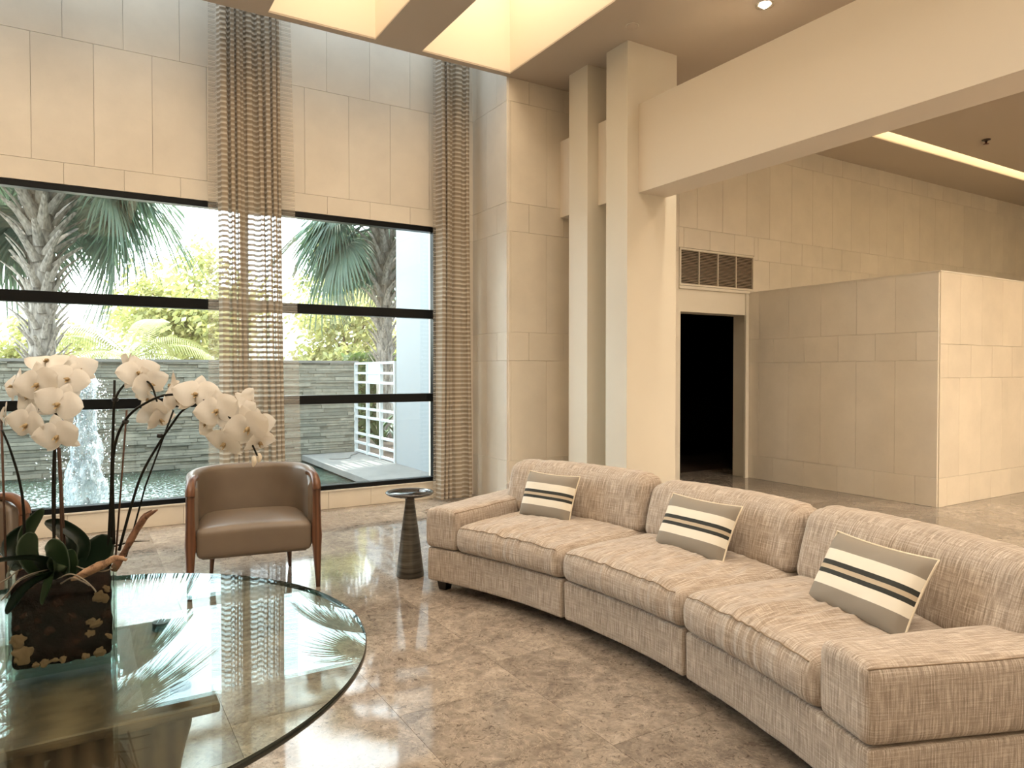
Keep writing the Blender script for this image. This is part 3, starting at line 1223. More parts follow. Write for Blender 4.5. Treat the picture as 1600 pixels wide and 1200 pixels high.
# ------------------------------------------------------------------ potted orchid
VX, VY = -.046, 2.315
po = thing('orchid_planter', 'square glass planter of white moth orchids on the glass table', 'plant', (VX, VY, TZ))
VH_ = .262
hw = .124
LOC = Matrix.Translation(-Vector((VX, VY, TZ)))
bm = bmesh.new()
t_ = .006
for b in ((-hw, hw, -hw, -hw + t_), (-hw, hw, hw - t_, hw), (-hw, -hw + t_, -hw + t_, hw - t_), (hw - t_, hw, -hw + t_, hw - t_)):
    box(bm, *b, .001, VH_)
box(bm, -hw + t_, hw - t_, -hw + t_, hw - t_, .001, .012)
mk('glass_vase', bm, M_VASEGLASS, po)


def bark_mat():
    m = mat('potting_bark', (.03, .015, .01), .95, Specular_IOR_Level=.05)
    p = coords(m)
    c = ramp(m, noi(m, p, 22, 6, .65), [(.35, (.002, .0015, .001)), (.55, (.010, .004, .003)), (.7, (.028, .010, .006))])
    setc(m, c)
    bump(m, noi(m, p, 60, 5), .8, .01)
    return m


M_BARK = bark_mat()
bm = rbox(hw - .009, hw - .009, .112, .02, (14, 14, 12), lambda p: Vector((p.x, p.y, p.z + .126)) + Vector((p.x, p.y, p.z)).normalized() * (-.004 + .006 * noise.noise(p * 40)))
mk('bark_fill', bm, M_BARK, po, smooth=True)
M_CHIP = mat('pale_bark_chip', (.21, .125, .072), .9, Specular_IOR_Level=.1)
M_CHIPD = mat('dark_bark_chip', (.03, .010, .006), .9, Specular_IOR_Level=.1)
rnd = random.Random(5)
CH = []
for v in range(3):
    bm = bmesh.new()
    bmesh.ops.create_icosphere(bm, subdivisions=3, radius=1)
    for q in bm.verts:
        q.co *= 1 + .75 * noise.noise(q.co * 1.5 + Vector((v * 7, 0, 0))) + .25 * noise.noise(q.co * 4)
        q.co.y *= .45
    CH.append(mk('bark_chip', bm, M_CHIP if v < 2 else M_CHIPD, po, smooth=True))
chips = [(-.095, .085, .022), (-.088, .048, .026), (-.04, .016, .013), (-.02, .02, .012), (0, .018, .010), (.05, .016, .010), (.085, .022, .018), (.065, .105, .014), (.078, .10, .02), (.10, .19, .012),
         (.088, .17, .022), (.06, .075, .013), (-.06, .017, .01), (.105, .06, .012), (-.085, .15, .012), (-.03, .10, .014), (.02, .13, .016), (.03, .06, .012), (-.055, .13, .012), (-.01, .17, .015), (.1, .12, .014), (-.1, .12, .01)]
for i, (x, z, s) in enumerate(chips):
    k = 2 if i > 13 else i % 2
    src = CH[k]
    o = src if i in (0,) and False else inst(src, 'bark_chip', po)
    o.location = (x, -hw + .012, z + .012)
    s *= .78
    o.scale = (s, s * .6, s * rnd.uniform(.5, 1.1))
    o.rotation_euler = (0, rnd.uniform(-1, 1), 0)
for o in CH:
    bpy.data.objects.remove(o)
# right side chips
# stems and stakes
M_STEM = mat('dark_stem', (.008, .007, .004), .6, Specular_IOR_Level=.2)
M_STAKE = mat('bamboo_stake', (.075, .036, .02), .7)
M_CLIP = mat('black_clip', (.01, .01, .01), .4)
D0 = 1.95


def P(u, v, d=D0):
    return LOC @ ray(u, v, d)


stems = [
    [(88, 905, 1.93), (83, 800, 1.93), (84, 720, 1.93), (88, 650, 1.94), (84, 615, 1.95), (70, 575, 1.98)],
    [(38, 880, 1.94), (37, 800, 1.93), (30, 750, 1.92), (15, 700, 1.90), (3, 672, 1.89)],
    [(168, 880, 2.0), (173, 780, 2.0), (176, 690, 2.0), (179, 630, 2.0), (192, 604, 2.02), (212, 592, 2.03), (235, 600, 2.03), (246, 630, 2.02)],
    [(178, 850, 1.96), (176, 740, 1.96), (181, 690, 1.96), (197, 655, 1.95), (222, 633, 1.94), (262, 617, 1.93), (310, 622, 1.92), (350, 645, 1.90), (385, 680, 1.88), (402, 712, 1.87)],
    [(186, 860, 2.02), (205, 790, 2.02), (222, 740, 2.02), (247, 695, 2.02), (268, 664, 2.01), (290, 638, 2.0), (330, 625, 1.99), (372, 632, 1.97), (392, 655, 1.96)],
]
for s in stems:
    bm = bmesh.new()
    pts = spline([P(*q) for q in s], 6)
    tube(bm, pts, [.0042 - .0018 * k / (len(pts) - 1) for k in range(len(pts))], 7)
    mk('stem', bm, M_STEM, po)
for s, r, mm in ([[(98, 905, 1.95), (94, 760, 1.95), (88, 640, 1.95)], .0032, M_STAKE], [[(84, 905, 1.96), (86, 640, 1.96)], .004, M_STEM],
                 [[(104, 905, 1.97), (93, 700, 1.97)], .003, M_STAKE], [[(10, 905, 1.96), (6, 780, 1.95), (2, 655, 1.93)], .003, M_STAKE],
                 [[(172, 885, 2.02), (179, 594, 2.02)], .0034, M_STEM], [[(180, 880, 2.0), (198, 641, 1.98)], .0026, M_STAKE],
                 [[(197, 870, 2.05), (227, 760, 2.04), (271, 641, 2.03)], .0026, M_STEM]):
    bm = bmesh.new()
    tube(bm, [P(*q) for q in s], r, 7)
    mk('stake', bm, mm, po)
for u, v, d in ((180, 624, 2.01), (250, 681, 2.02), (196, 659, 1.955), (90, 668, 1.945)):
    bm = bmesh.new()
    lathe(bm, [(.006, -.006), (.009, -.003), (.009, .003), (.006, .006)], 12)
    o = mk('stem_clip', bm, M_CLIP, po)
    o.location = P(u, v, d)

# flowers


def petal_mat():
    m = mat('white_petal', (.78, .75, .70), .6)
    b = bsdf(m)
    tl = nd(m, 'ShaderNodeBsdfTranslucent')
    tl.inputs[0].default_value = (.82, .76, .67, 1)
    mx = nd(m, 'ShaderNodeMixShader')
    mx.inputs[0].default_value = .28
    out = [x for x in m.node_tree.nodes if x.type == 'OUTPUT_MATERIAL'][0]
    lk(m, b.outputs[0], mx.inputs[1])
    lk(m, tl.outputs[0], mx.inputs[2])
    lk(m, mx.outputs[0], out.inputs[0])
    return m


M_PETAL = petal_mat()
M_LIP = mat('yellow_brown_lip', (.40, .29, .15), .6)
flc = [0]


def petal(bm, ang, L, W, cup, tip=.0, z0=0., base=.12):
    ca, sa = math.cos(ang), math.sin(ang)

    def fn(s, t):
        x = L * s
        prof = math.sin(PI * min(1, (s * .96 + .04)) ** .72) ** .62
        w_ = W * (base * (1 - s) + prof * (1 - tip * s))
        y = (2 * t - 1) * w_ / 2
        z = z0 + cup * (s ** 2) * L - .35 * (y * y) / max(W, 1e-4) + .03 * L * math.sin(7 * s + t * 5)
        return Vector((x * ca - y * sa, x * sa + y * ca, z))
    grid(bm, fn, 8, 6)


def make_flower():
    bm = bmesh.new()
    petal(bm, PI / 2, .056, .038, -.12, z0=-.003)
    petal(bm, PI / 2 + 2.3, .055, .031, -.16, z0=-.003)
    petal(bm, PI / 2 - 2.3, .055, .031, -.16, z0=-.003)
    petal(bm, .14, .060, .058, .10, z0=.003, base=.3)
    petal(bm, PI - .14, .060, .058, .10, z0=.003, base=.3)
    return bm


def make_lip():
    bm = bmesh.new()
    petal(bm, -PI / 2, .016, .010, .9, .3, .003)
    petal(bm, -PI / 2 + .9, .010, .009, 1.4, .2, .003)
    petal(bm, -PI / 2 - .9, .010, .009, 1.4, .2, .003)
    tube(bm, [(0, 0, 0), (0, -.002, .010), (0, -.006, .013)], [.004, .0045, .002], 8)
    return bm


FPROTO = mk('flower', make_flower(), M_PETAL, po, smooth=True)
LPROTO = mk('lip', make_lip(), M_LIP, FPROTO, smooth=True)
FL = [  # u, v, depth, yaw (deg, + turns right), pitch, roll, scale
    (74, 566, 2.00, 5, 55, 5, 1.02), (122, 577, 2.03, 40, 20, 15, .92), (107, 592, 1.98, 20, 15, -20, .98), (60, 600, 1.93, -5, 0, 12, 1.15),
    (92, 631, 1.92, 12, 8, -18, 1.1), (22, 603, 1.98, -40, 10, 10, .95), (43, 663, 1.90, -12, -5, -8, 1.05), (90, 681, 1.89, 5, -8, 10, 1.05), (6, 650, 1.95, -60, 0, 0, .7), (44, 620, 1.97, -15, -10, 60, .9),
    (216, 582, 2.03, 35, 15, 10, 1.0), (196, 573, 2.07, -70, 5, 30, .85), (234, 600, 2.04, 55, -5, 20, .95), (240, 645, 2.02, 30, -35, 40, .85), (250, 655, 2.03, 70, -20, 10, .8),
    (268, 603, 1.98, -50, 10, 60, .75), (275, 624, 1.96, 60, 0, 15, .75), (307, 616, 1.92, 5, 22, -3, 1.08), (340, 641, 1.90, -8, 8, 15, 1.1), (352, 692, 1.92, -20, -25, -15, .95),
    (372, 650, 1.93, 25, 10, 30, .95), (388, 668, 1.86, -5, -12, 15, 1.1), (386, 628, 1.95, 70, 10, 50, .75), (408, 668, 1.92, 75, -5, 10, .95), (405, 690, 1.89, 60, -30, 0, .8),
    (232, 622, 2.06, -30, -40, 0, .8), (322, 662, 1.97, -35, -20, 50, .8)]


def face_cam(yaw, pitch, roll):
    n = -FWD.copy()
    n.z = 0
    n.normalize()
    R = Matrix.Rotation(math.radians(yaw), 3, 'Z')
    n = R @ n
    rt = n.cross(Vector((0, 0, 1))) * -1
    n = Matrix.Rotation(math.radians(-pitch), 3, rt) @ n
    up = n.cross(rt)
    up = Matrix.Rotation(math.radians(roll), 3, n) @ up
    x = up.cross(n)
    return Matrix((x, up, n)).transposed()


for i, (u, v, d, ya, pi_, ro, sc) in enumerate(FL):
    mwx = face_cam(ya, pi_, ro).to_4x4()
    mwx = Matrix.Translation(P(u, v, d)) @ mwx @ Matrix.Scale(sc, 4)
    if i == 0:
        FPROTO.matrix_local = mwx
    else:
        f_ = inst(FPROTO, 'flower', po, mwx)
        l_ = inst(LPROTO, 'lip', f_)
        l_.matrix_local = Matrix.Identity(4)
# hanging unopened buds
M_BUD = mat('pale_bud', (.78, .70, .56), .5)
for u, v, d, l in ((396, 712, 1.87, .03), (404, 708, 1.88, .026), (374, 616, 1.96, .028)):
    bm = bmesh.new()
    tube(bm, spline([(0, 0, 0), (.002, 0, -l * .5), (-.001, 0, -l)], 4), [.002, .005, .006, .007, .007, .006, .005, .003, .001], 8)
    o = mk('flower_bud', bm, M_BUD, po)
    o.location = P(u, v, d)

# leaves
M_LEAF = mat('dark_glossy_leaf', (.010, .024, .011), .3)
M_LEAF2 = mat('green_leaf', (.028, .052, .02), .35)


def leaf(pts, W, m, twist=0, fold=.15, nrm=(0, 0, 1)):
    pts = spline([P(*q) for q in pts], 6)
    N = len(pts) - 1
    bm = bmesh.new()

    def fn(s, t):
        i = min(N, int(round(s * N)))
        p = pts[i]
        tg = (pts[min(N, i + 1)] - pts[max(0, i - 1)]).normalized()
        up = Vector(nrm)
        side = tg.cross(up).normalized()
        side = Matrix.Rotation(twist, 3, tg) @ side
        up2 = side.cross(tg)
        w_ = W * math.sin(PI * (s * .93 + .05)) ** .55
        y = 2 * t - 1
        return p + side * (y * w_ / 2) + up2 * (abs(y) ** 1.5 * fold * w_)
    grid(bm, fn, N, 8)
    bmesh.ops.solidify(bm, geom=bm.faces[:], thickness=.0015)
    mk('leaf', bm, m, po, smooth=True)


B_ = (95, 895, 1.95)
cv = tuple(-FWD)
leaf([(130, 905, 1.97), (150, 868, 1.99), (172, 838, 2.0)], .085, M_LEAF, 0, .05, nrm=(-.3, -.9, .3))
leaf([(60, 900, 1.93), (45, 862, 1.90), (52, 832, 1.90)], .062, M_LEAF2, 0, .10, nrm=cv)
leaf([(45, 880, 2.0), (42, 835, 2.0), (68, 795, 2.0)], .040, M_LEAF2, .2, .2, nrm=cv)
leaf([(30, 890, 2.02), (20, 850, 2.04), (48, 820, 2.06)], .05, M_LEAF, .3, .2, nrm=cv)
leaf([(110, 890, 1.98), (105, 840, 2.0), (72, 815, 2.03)], .04, M_LEAF, .8, .2, nrm=cv)
leaf([(120, 890, 1.98), (132, 850, 1.98), (100, 822, 1.97), (70, 816, 1.96)], .035, M_LEAF, .4, .2, nrm=cv)
leaf([(85, 905, 1.88), (60, 878, 1.82), (20, 876, 1.79), (-30, 884, 1.78)], .058, M_LEAF, .25, .2)
leaf([(95, 905, 1.88), (70, 905, 1.80), (40, 925, 1.77), (12, 960, 1.76)], .05, M_LEAF, .5, .25)
leaf([(95, 900, 1.88), (90, 880, 1.84), (82, 905, 1.79), (66, 945, 1.78)], .05, M_LEAF2, .6, .2, nrm=cv)
leaf([(100, 900, 1.90), (88, 860, 1.88), (72, 850, 1.87)], .05, M_LEAF2, .4, .1, nrm=cv)
leaf([(110, 905, 1.92), (112, 880, 1.90), (110, 858, 1.90)], .038, M_LEAF2, .1, .1, nrm=cv)
leaf([(70, 905, 2.0), (20, 880, 2.06), (-20, 850, 2.10)], .06, M_LEAF, .4, .2)
leaf([(120, 900, 2.02), (150, 870, 2.08), (150, 850, 2.12)], .07, M_LEAF, .2, .1, nrm=cv)
# thin spike leaf and driftwood
bm = bmesh.new()
tube(bm, [P(170, 856, 2.05), P(205, 846, 2.08), P(234, 845, 2.1)], [.003, .0025, .0008], 6)
mk('aerial_root', bm, M_STEM, po)
def bark2(name, a, b, c):
    m = mat(name, b, .8)
    n = noi(m, coords(m), 42, 6, .7, .6)
    setc(m, ramp(m, n, [(.36, a), (.5, b), (.66, c)]))
    bump(m, n, .6, .006)
    return m


M_DRIFT = bark2('driftwood', (.04, .018, .010), (.15, .07, .038), (.26, .13, .07))
M_DRIFT2 = bark2('pale_driftwood', (.10, .05, .028), (.34, .20, .115), (.48, .31, .19))
bm = bmesh.new()
tube(bm, spline([P(178, 890, 1.96), P(196, 860, 1.96), P(212, 830, 1.97), P(228, 808, 1.97), P(246, 797, 1.97)], 4), [.010, .011, .010, .009, .008, .0085, .010, .010, .0095, .0095, .010, .009, .007, .006, .005, .003, .0015], 9)
tube(bm, spline([P(214, 830, 1.97), P(222, 808, 1.98), P(238, 797, 1.99)], 4), [.006, .007, .006, .005, .004, .004, .003, .002, .001], 8)
for q in bm.verts:
    q.co += Vector((1, 1, 1)) * .002 * noise.noise(q.co * 90)
mk('driftwood_branch', bm, M_DRIFT, po, label='reddish brown branch leaning out of the planter')
bm = bmesh.new()
tube(bm, spline([P(112, 906, 1.84), P(140, 892, 1.83), P(165, 880, 1.83), P(183, 871, 1.83), P(198, 875, 1.83)], 4), [.004, .006, .008, .010, .011, .012, .012, .011, .010, .009, .009, .008, .006, .006, .005, .004, .003], 10)
for q in bm.verts:
    q.co += Vector((1, 1, 1)) * .003 * noise.noise(q.co * 80)
mk('driftwood_branch', bm, M_DRIFT2, po, label='pale tan knotty branch lying on the planter rim')
M_ROOT = mat('grey_root', (.20, .17, .13), .7)
for s in ([(90, 905, 1.83), (110, 897, 1.80), (130, 905, 1.79), (145, 918, 1.79), (150, 925, 1.79)], [(95, 912, 1.83), (112, 903, 1.80), (128, 908, 1.79), (140, 915, 1.79)],
          [(60, 895, 1.83), (30, 908, 1.78), (14, 925, 1.77), (2, 938, 1.77)], [(30, 890, 1.80), (10, 905, 1.78), (-6, 914, 1.77)], [(75, 890, 1.85), (40, 900, 1.79), (20, 915, 1.775), (10, 935, 1.77)],
          [(120, 885, 1.9), (135, 890, 1.85), (160, 893, 1.83), (175, 888, 1.82)]):
    bm = bmesh.new()
    tube(bm, spline([P(*q) for q in s], 5), .0018, 6)
    mk('aerial_root', bm, M_ROOT, po)

# ------------------------------------------------------------------ outdoors
gm = mat('pale_paving', (.45, .42, .36), .9)
boxo('ground', (-30, 40, 11.88, 60, -.3, -.02), gm, kind=ST)
mulch = mat('mulch', (.07, .05, .036), .95)
bump(mulch, noi(mulch, world_pos(mulch), 30, 5), 1, .03)
boxo('planting_bed', (4.005, 9, 9.76, 14.7, -.3, .1), mulch, kind=ST)
m_conc = mat('pale_concrete', (.40, .40, .385), .8)
setc(m_conc, ramp(m_conc, noi(m_conc, world_pos(m_conc), 3, 8, .7), [(.3, (.14, .145, .142)), (.7, (.205, .205, .198))]))
boxo('concrete_ledge', (3.04, XR, 7.62, 11.55, .015, .1), m_conc, kind=ST, bev=.006)
boxo('pond_bed', (-12, XR, 7.62, 11.6, -.5, -.3), m_conc, kind=ST)
m_out = mat('white_render', (.27, .30, .32), .8)
bm = bmesh.new()
box(bm, XR - .004, 4.4, 7.621, 9.75, -.2, 9)
box(bm, 4.4, 14, 9.61, 9.75, -.2, 9)
mk('wall_exterior', bm, m_out, kind=ST)
boxo('trim_4', (XR - .006, XR + .01, 7.62, 9.75, 3.32, 3.335), mat('reveal_joint', (.4, .42, .42), .9), kind=ST)
boxo('wall_exterior_far', (XR, 9.2, 9.76, 9.77, 3.2, 9), m_out, kind=ST) if False else None


def water_mat():
    m = mat('pond_water', (.055, .10, .075), .06)
    p = world_pos(m)
    n1 = noi(m, p, 7, 6, .65, .6)
    d = nd(m, 'ShaderNodeVectorMath', operation='DISTANCE')
    g = nd(m, 'ShaderNodeNewGeometry')
    lk(m, g.outputs['Position'], d.inputs[0])
    d.inputs[1].default_value = (.04, 9.1, 0)
    near = mth(m, 'MULTIPLY', mth(m, 'SUBTRACT', 1.0, mth(m, 'MINIMUM', mth(m, 'DIVIDE', d.outputs['Value'], 2.6), 1.0)), .17)
    n2 = noi(m, p, 26, 5, .7)
    fo = mth(m, 'GREATER_THAN', mth(m, 'ADD', n2, near), .66)
    c = mixc(m, fo, (.022, .045, .032), (.33, .42, .46))
    setc(m, c)
    lk(m, mth(m, 'MULTIPLY_ADD', fo, .5, .06), bsdf(m).inputs['Roughness'])
    bump(m, n1, .9, .12)
    return m


bm = bmesh.new()
grid(bm, lambda s, t: Vector((-12 + s * 15.951, 7.62 + t * 3.98, -.01 + .0 * s)), 4, 2)
mk('pond_water', bm, water_mat(), kind=ST)

# ledger stone garden wall
gw = thing('garden_wall', 'long wall of thin split grey ledger stones behind the pond', 'stone wall', (0, 11.6, 0))
boxo('core', (-12, 4.0, .0, .28, -.3, 1.60), mat('mortar', (.16, .16, .145), .95), gw)
m_led = mat('split_ledger_stone', (.4, .4, .36), .85)
g_ = nd(m_led, 'ShaderNodeNewGeometry')
vv = ramp(m_led, g_.outputs['Random Per Island'], [(0, (.17, .175, .15)), (.5, (.24, .24, .205)), (1, (.33, .325, .275))])
vv = mixc(m_led, ramp(m_led, noi(m_led, world_pos(m_led), 9, 6, .7), [(.35, (.45, .45, .45)), (.6, (0, 0, 0))]), vv, (.10, .105, .09))
setc(m_led, vv)
bump(m_led, noi(m_led, world_pos(m_led), 40, 4), .5, .01)
rnd = random.Random(11)
bm = bmesh.new()
z = -.05
while z < 1.58:
    h = rnd.uniform(.035, .065)
    x = -6 + rnd.uniform(-.3, 0)
    while x < 4.0:
        L = rnd.uniform(.18, .75)
        x1 = min(4.0, x + L - .006)
        d = rnd.uniform(.008, .045)
        if x1 > x + .03:
            box(bm, x, x1, -d, .02, z, z + h - .006)
        x += L
    z += h
mk('ledger_stones', bm, m_led, gw, kind='stuff')
boxo('coping', (-12, 4.0, -.05, .3, 1.585, 1.625), m_conc, gw)

# fountain
M_FOAM = mat('white_water', (.50, .58, .63), .35)
bsdf(M_FOAM).inputs['Subsurface Weight'].default_value = .2


def foam_mat():
    m = mat('foaming_water', (.50, .58, .64), .35)
    tr = nd(m, 'ShaderNodeBsdfTransparent')
    mx = nd(m, 'ShaderNodeMixShader')
    n1 = noi(m, world_pos(m, (1, 1, .35)), 26, 5, .7)
    lk(m, ramp(m, n1, [(.40, (.15, .15, .15)), (.6, (.85, .85, .85))]), mx.inputs[0])
    out = [x for x in m.node_tree.nodes if x.type == 'OUTPUT_MATERIAL'][0]
    lk(m, tr.outputs[0], mx.inputs[1])
    lk(m, bsdf(m).outputs[0], mx.inputs[2])
    lk(m, mx.outputs[0], out.inputs[0])
    return m


fo = thing('fountain_jet', 'foaming white water jet rising from the pond', 'fountain', (.04, 9.13, 0))
bm = bmesh.new()


def jet(s, t):
    z = 1.50 * t
    r = .085 + .10 * (1 - t) ** 1.5 + .02 * math.sin(t * 9)
    if t > .86:
        r *= max(.02, math.sqrt(max(0, 1 - ((t - .86) / .14) ** 2)))
    a = 2 * PI * s
    d = Vector((math.cos(a), math.sin(a), 0))
    r += .05 * noise.noise(Vector((d.x * 2, d.y * 2, z * 4))) * (r / .1) ** .5 + .02 * noise.noise(Vector((d.x * 6, d.y * 6, z * 14)))
    return d * max(.004, r) + Vector((0, 0, z))


grid(bm, jet, 40, 60)
bmesh.ops.remove_doubles(bm, verts=bm.verts[:], dist=1e-4)
mk('water_column', bm, foam_mat(), fo, smooth=True)
rnd = random.Random(3)
bm = bmesh.new()
for k in range(1500):
    h = rnd.random() ** .8 * 1.35
    spread = .10 + .34 * (1 - h / 1.5)
    a = rnd.uniform(0, 2 * PI)
    rr = abs(rnd.gauss(0, .55)) * spread + .08
    c = Vector((math.cos(a) * rr, math.sin(a) * rr, h + .01))
    s = rnd.uniform(.003, .009)
    vs = [bm.verts.new(c + Vector(d) * s) for d in ((0, 0, 1.6), (1, 0, 0), (0, 1, 0), (-1, 0, 0), (0, -1, 0), (0, 0, -1))]
    for e in range(4):
        bm.faces.new((vs[0], vs[1 + e], vs[1 + (e + 1) % 4]))
        bm.faces.new((vs[5], vs[1 + (e + 1) % 4], vs[1 + e]))
mk('droplets', bm, M_FOAM, fo, kind='stuff')
bm = bmesh.new()
lathe(bm, [(.0001, .05), (.02, .05), (.03, .02), (.03, -.1)], 16)
mk('nozzle', bm, M_BLACK, fo)

cdm = bmesh.new()
tube(cdm, spline([(0, 0, .006), (.12, -.1, .006), (.3, -.05, .006), (.42, .25, .006), (.62, .5, .006)], 6), .008, 6)
cd_ = mk('power_cord', cdm, mat('grey_cord', (.12, .12, .12), .6), None)
cd_.location = (3.25, 10.75, .1)
tag(cd_, 'thin grey cord lying across the concrete ledge by the lattice fence', 'cord')

# lattice fence
fe = thing('lattice_fence', 'white metal lattice screen on the concrete ledge between stone wall and white wall', 'fence', (XR + .0, 9.78, .1))
mfe = mat('white_metal', (.52, .57, .60), .5)
FLN = 1.80
for k in range(4):
    y = .02 + (FLN - .04) * k / 3
    boxo('post', (-.025, .025, y - .022, y + .022, 0, 1.50), mfe, fe)
for z in (1.48, 1.32, 1.17, .90, .74, .60, .32, .17, .03):
    boxo('rail', (-.018, .018, .0, FLN, z - .018, z + .018), mfe, fe)
boxo('panel', (-.01, .01, FLN / 3 + .04, 2 * FLN / 3 - .0, 1.18, 1.47), mfe, fe)

# broad leaved plants behind the fence
M_TROP = mat('tropical_leaf', (.06, .13, .04), .4)
M_TROPD = mat('dark_tropical_leaf', (.02, .055, .022), .4)


def strap_clump(name, label, loc, nleaf, L, W, m, seed, group):
    rnd = random.Random(seed)
    t = thing(name, label, 'plant', loc, 0, group)
    protos = []
    for v in range(3):
        bm = bmesh.new()
        bend = .5 + .35 * v

        def fn(s, q):
            x = L * s * math.cos(bend * s * 1.1)
            z = L * s * math.sin(1.15 - bend * s * .9)
            w_ = W * math.sin(PI * (s * .9 + .08)) ** .8
            return Vector((x * .62, (2 * q - 1) * w_ / 2, z + abs(2 * q - 1) * w_ * .25))
        grid(bm, fn, 7, 2)
        protos.append(mk('leaf', bm, m, t, smooth=True))
    for k in range(nleaf):
        o = protos[k] if k < 3 else inst(protos[k % 3], 'leaf', t)
        sc = rnd.uniform(.6, 1.1)
        o.matrix_local = Matrix.Translation((rnd.uniform(-.05, .05), rnd.uniform(-.05, .05), rnd.uniform(0, .25) * L)) @ Matrix.Rotation(rnd.uniform(0, 2 * PI), 4, 'Z') @ Matrix.Scale(sc, 4)
    return t


strap_clump('broadleaf_plant', 'bright green broad-leaved plant right behind the fence at its stone wall end', (4.50, 11.95, .1), 34, .66, .12, M_TROP, 1, 'plants behind the lattice fence')
strap_clump('broadleaf_plant', 'dark green broad-leaved plant behind the middle of the fence', (4.62, 11.15, .1), 34, .60, .12, M_TROPD, 2, 'plants behind the lattice fence')
strap_clump('broadleaf_plant', 'leafy green plant behind the fence by the white wall', (4.60, 10.35, .1), 34, .55, .11, M_TROP, 3, 'plants behind the lattice fence')
strap_clump('broadleaf_plant', 'tall dark green plant rising at the back of the planting bed', (5.35, 12.15, .1), 40, .85, .15, M_TROPD, 4, 'plants behind the lattice fence')

# sabal palms
M_BOOT = mat('grey_leaf_base', (.36, .32, .27), .85)
setc(M_BOOT, ramp(M_BOOT, noi(M_BOOT, coords(M_BOOT, 'Object', (10, 10, 2)), 3, 5), [(.3, (.07, .064, .058)), (.7, (.40, .37, .335))]))
M_FROND = mat('blue_green_frond', (.085, .14, .115), .55)
lkout = [x for x in M_FROND.node_tree.nodes if x.type == 'OUTPUT_MATERIAL'][0]
tl = nd(M_FROND, 'ShaderNodeBsdfTranslucent')
tl.inputs[0].default_value = (.11, .18, .10, 1)
mx = nd(M_FROND, 'ShaderNodeMixShader')
mx.inputs[0].default_value = .3
lk(M_FROND, bsdf(M_FROND).outputs[0], mx.inputs[1])
lk(M_FROND, tl.outputs[0], mx.inputs[2])
lk(M_FROND, mx.outputs[0], lkout.inputs[0])


def boot_bm():
    bm = bmesh.new()
    n_ = 7
    prev = None
    for k in range(n_):
        s = k / (n_ - 1)
        w_ = .062 * (1 - s * .72) + .008
        th_ = .028 * (1 - s * .6)
        x = .03 + .22 * s ** 1.3
        z = .36 * s
        ringv = [bm.verts.new((x + dx * th_, dy * w_, z)) for dx, dy in ((-.6, -1), (.5, -.55), (1, 0), (.5, .55), (-.6, 1), (-.2, 0))]
        if prev:
            for e in range(6):
                bm.faces.new((prev[e], prev[(e + 1) % 6], ringv[(e + 1) % 6], ringv[e]))
        prev = ringv
    bm.faces.new(prev)
    return bm


def frond_bm(seed):
    rnd = random.Random(seed)
    bm = bmesh.new()
    Lp = .95
    pet = []
    for k in range(9):
        s = k / 8
        pet.append(Vector((Lp * s * (1 - .08 * s), 0, .42 * s - .62 * s * s)))
    tube(bm, pet, [.022 - .012 * k / 8 for k in range(9)], 5)
    hub = pet[-1]
    tg = (pet[-1] - pet[-2]).normalized()
    side = Vector((0, 1, 0))
    nrm = tg.cross(side).normalized() * -1
    nl = 40
    for k in range(nl):
        a = (k / (nl - 1) * 2 - 1) * 2.15
        L = (.95 - .22 * abs(a) / 2.15) * rnd.uniform(.88, 1.08)
        d = tg * math.cos(a) + side * math.sin(a)
        pr = []
        wn = d.cross(nrm).normalized()
        droop = rnd.uniform(.45, .75)
        for j in range(6):
            s = j / 5
            # costa folds backwards in the middle; tips hang
            p = hub + d * (L * s * (1 - .18 * s)) - Vector((0, 0, 1)) * (droop * L * s ** 2.2) + nrm * (.05 * math.cos(a) * s)
            w_ = .030 * (math.sin(PI * min(1, s * .8 + .12)) ** .8) * (1 - s) ** .35 + .001
            pr.append((bm.verts.new(p + wn * w_), bm.verts.new(p + nrm * .008), bm.verts.new(p - wn * w_)))
        for q0, q1 in zip(pr, pr[1:]):
            bm.faces.new((q0[0], q0[1], q1[1], q1[0]))
            bm.faces.new((q0[1], q0[2], q1[2], q1[1]))
    return bm


PB = []
for v in range(3):
    PB.append(frond_bm(20 + v))
PMESH = []
for b_ in PB:
    o = mk('frond', b_, M_FROND)
    PMESH.append(o.data)
    bpy.data.objects.remove(o)
ob_ = mk('leaf_base', boot_bm(), M_BOOT)
BOOTM = ob_.data
bpy.data.objects.remove(ob_)


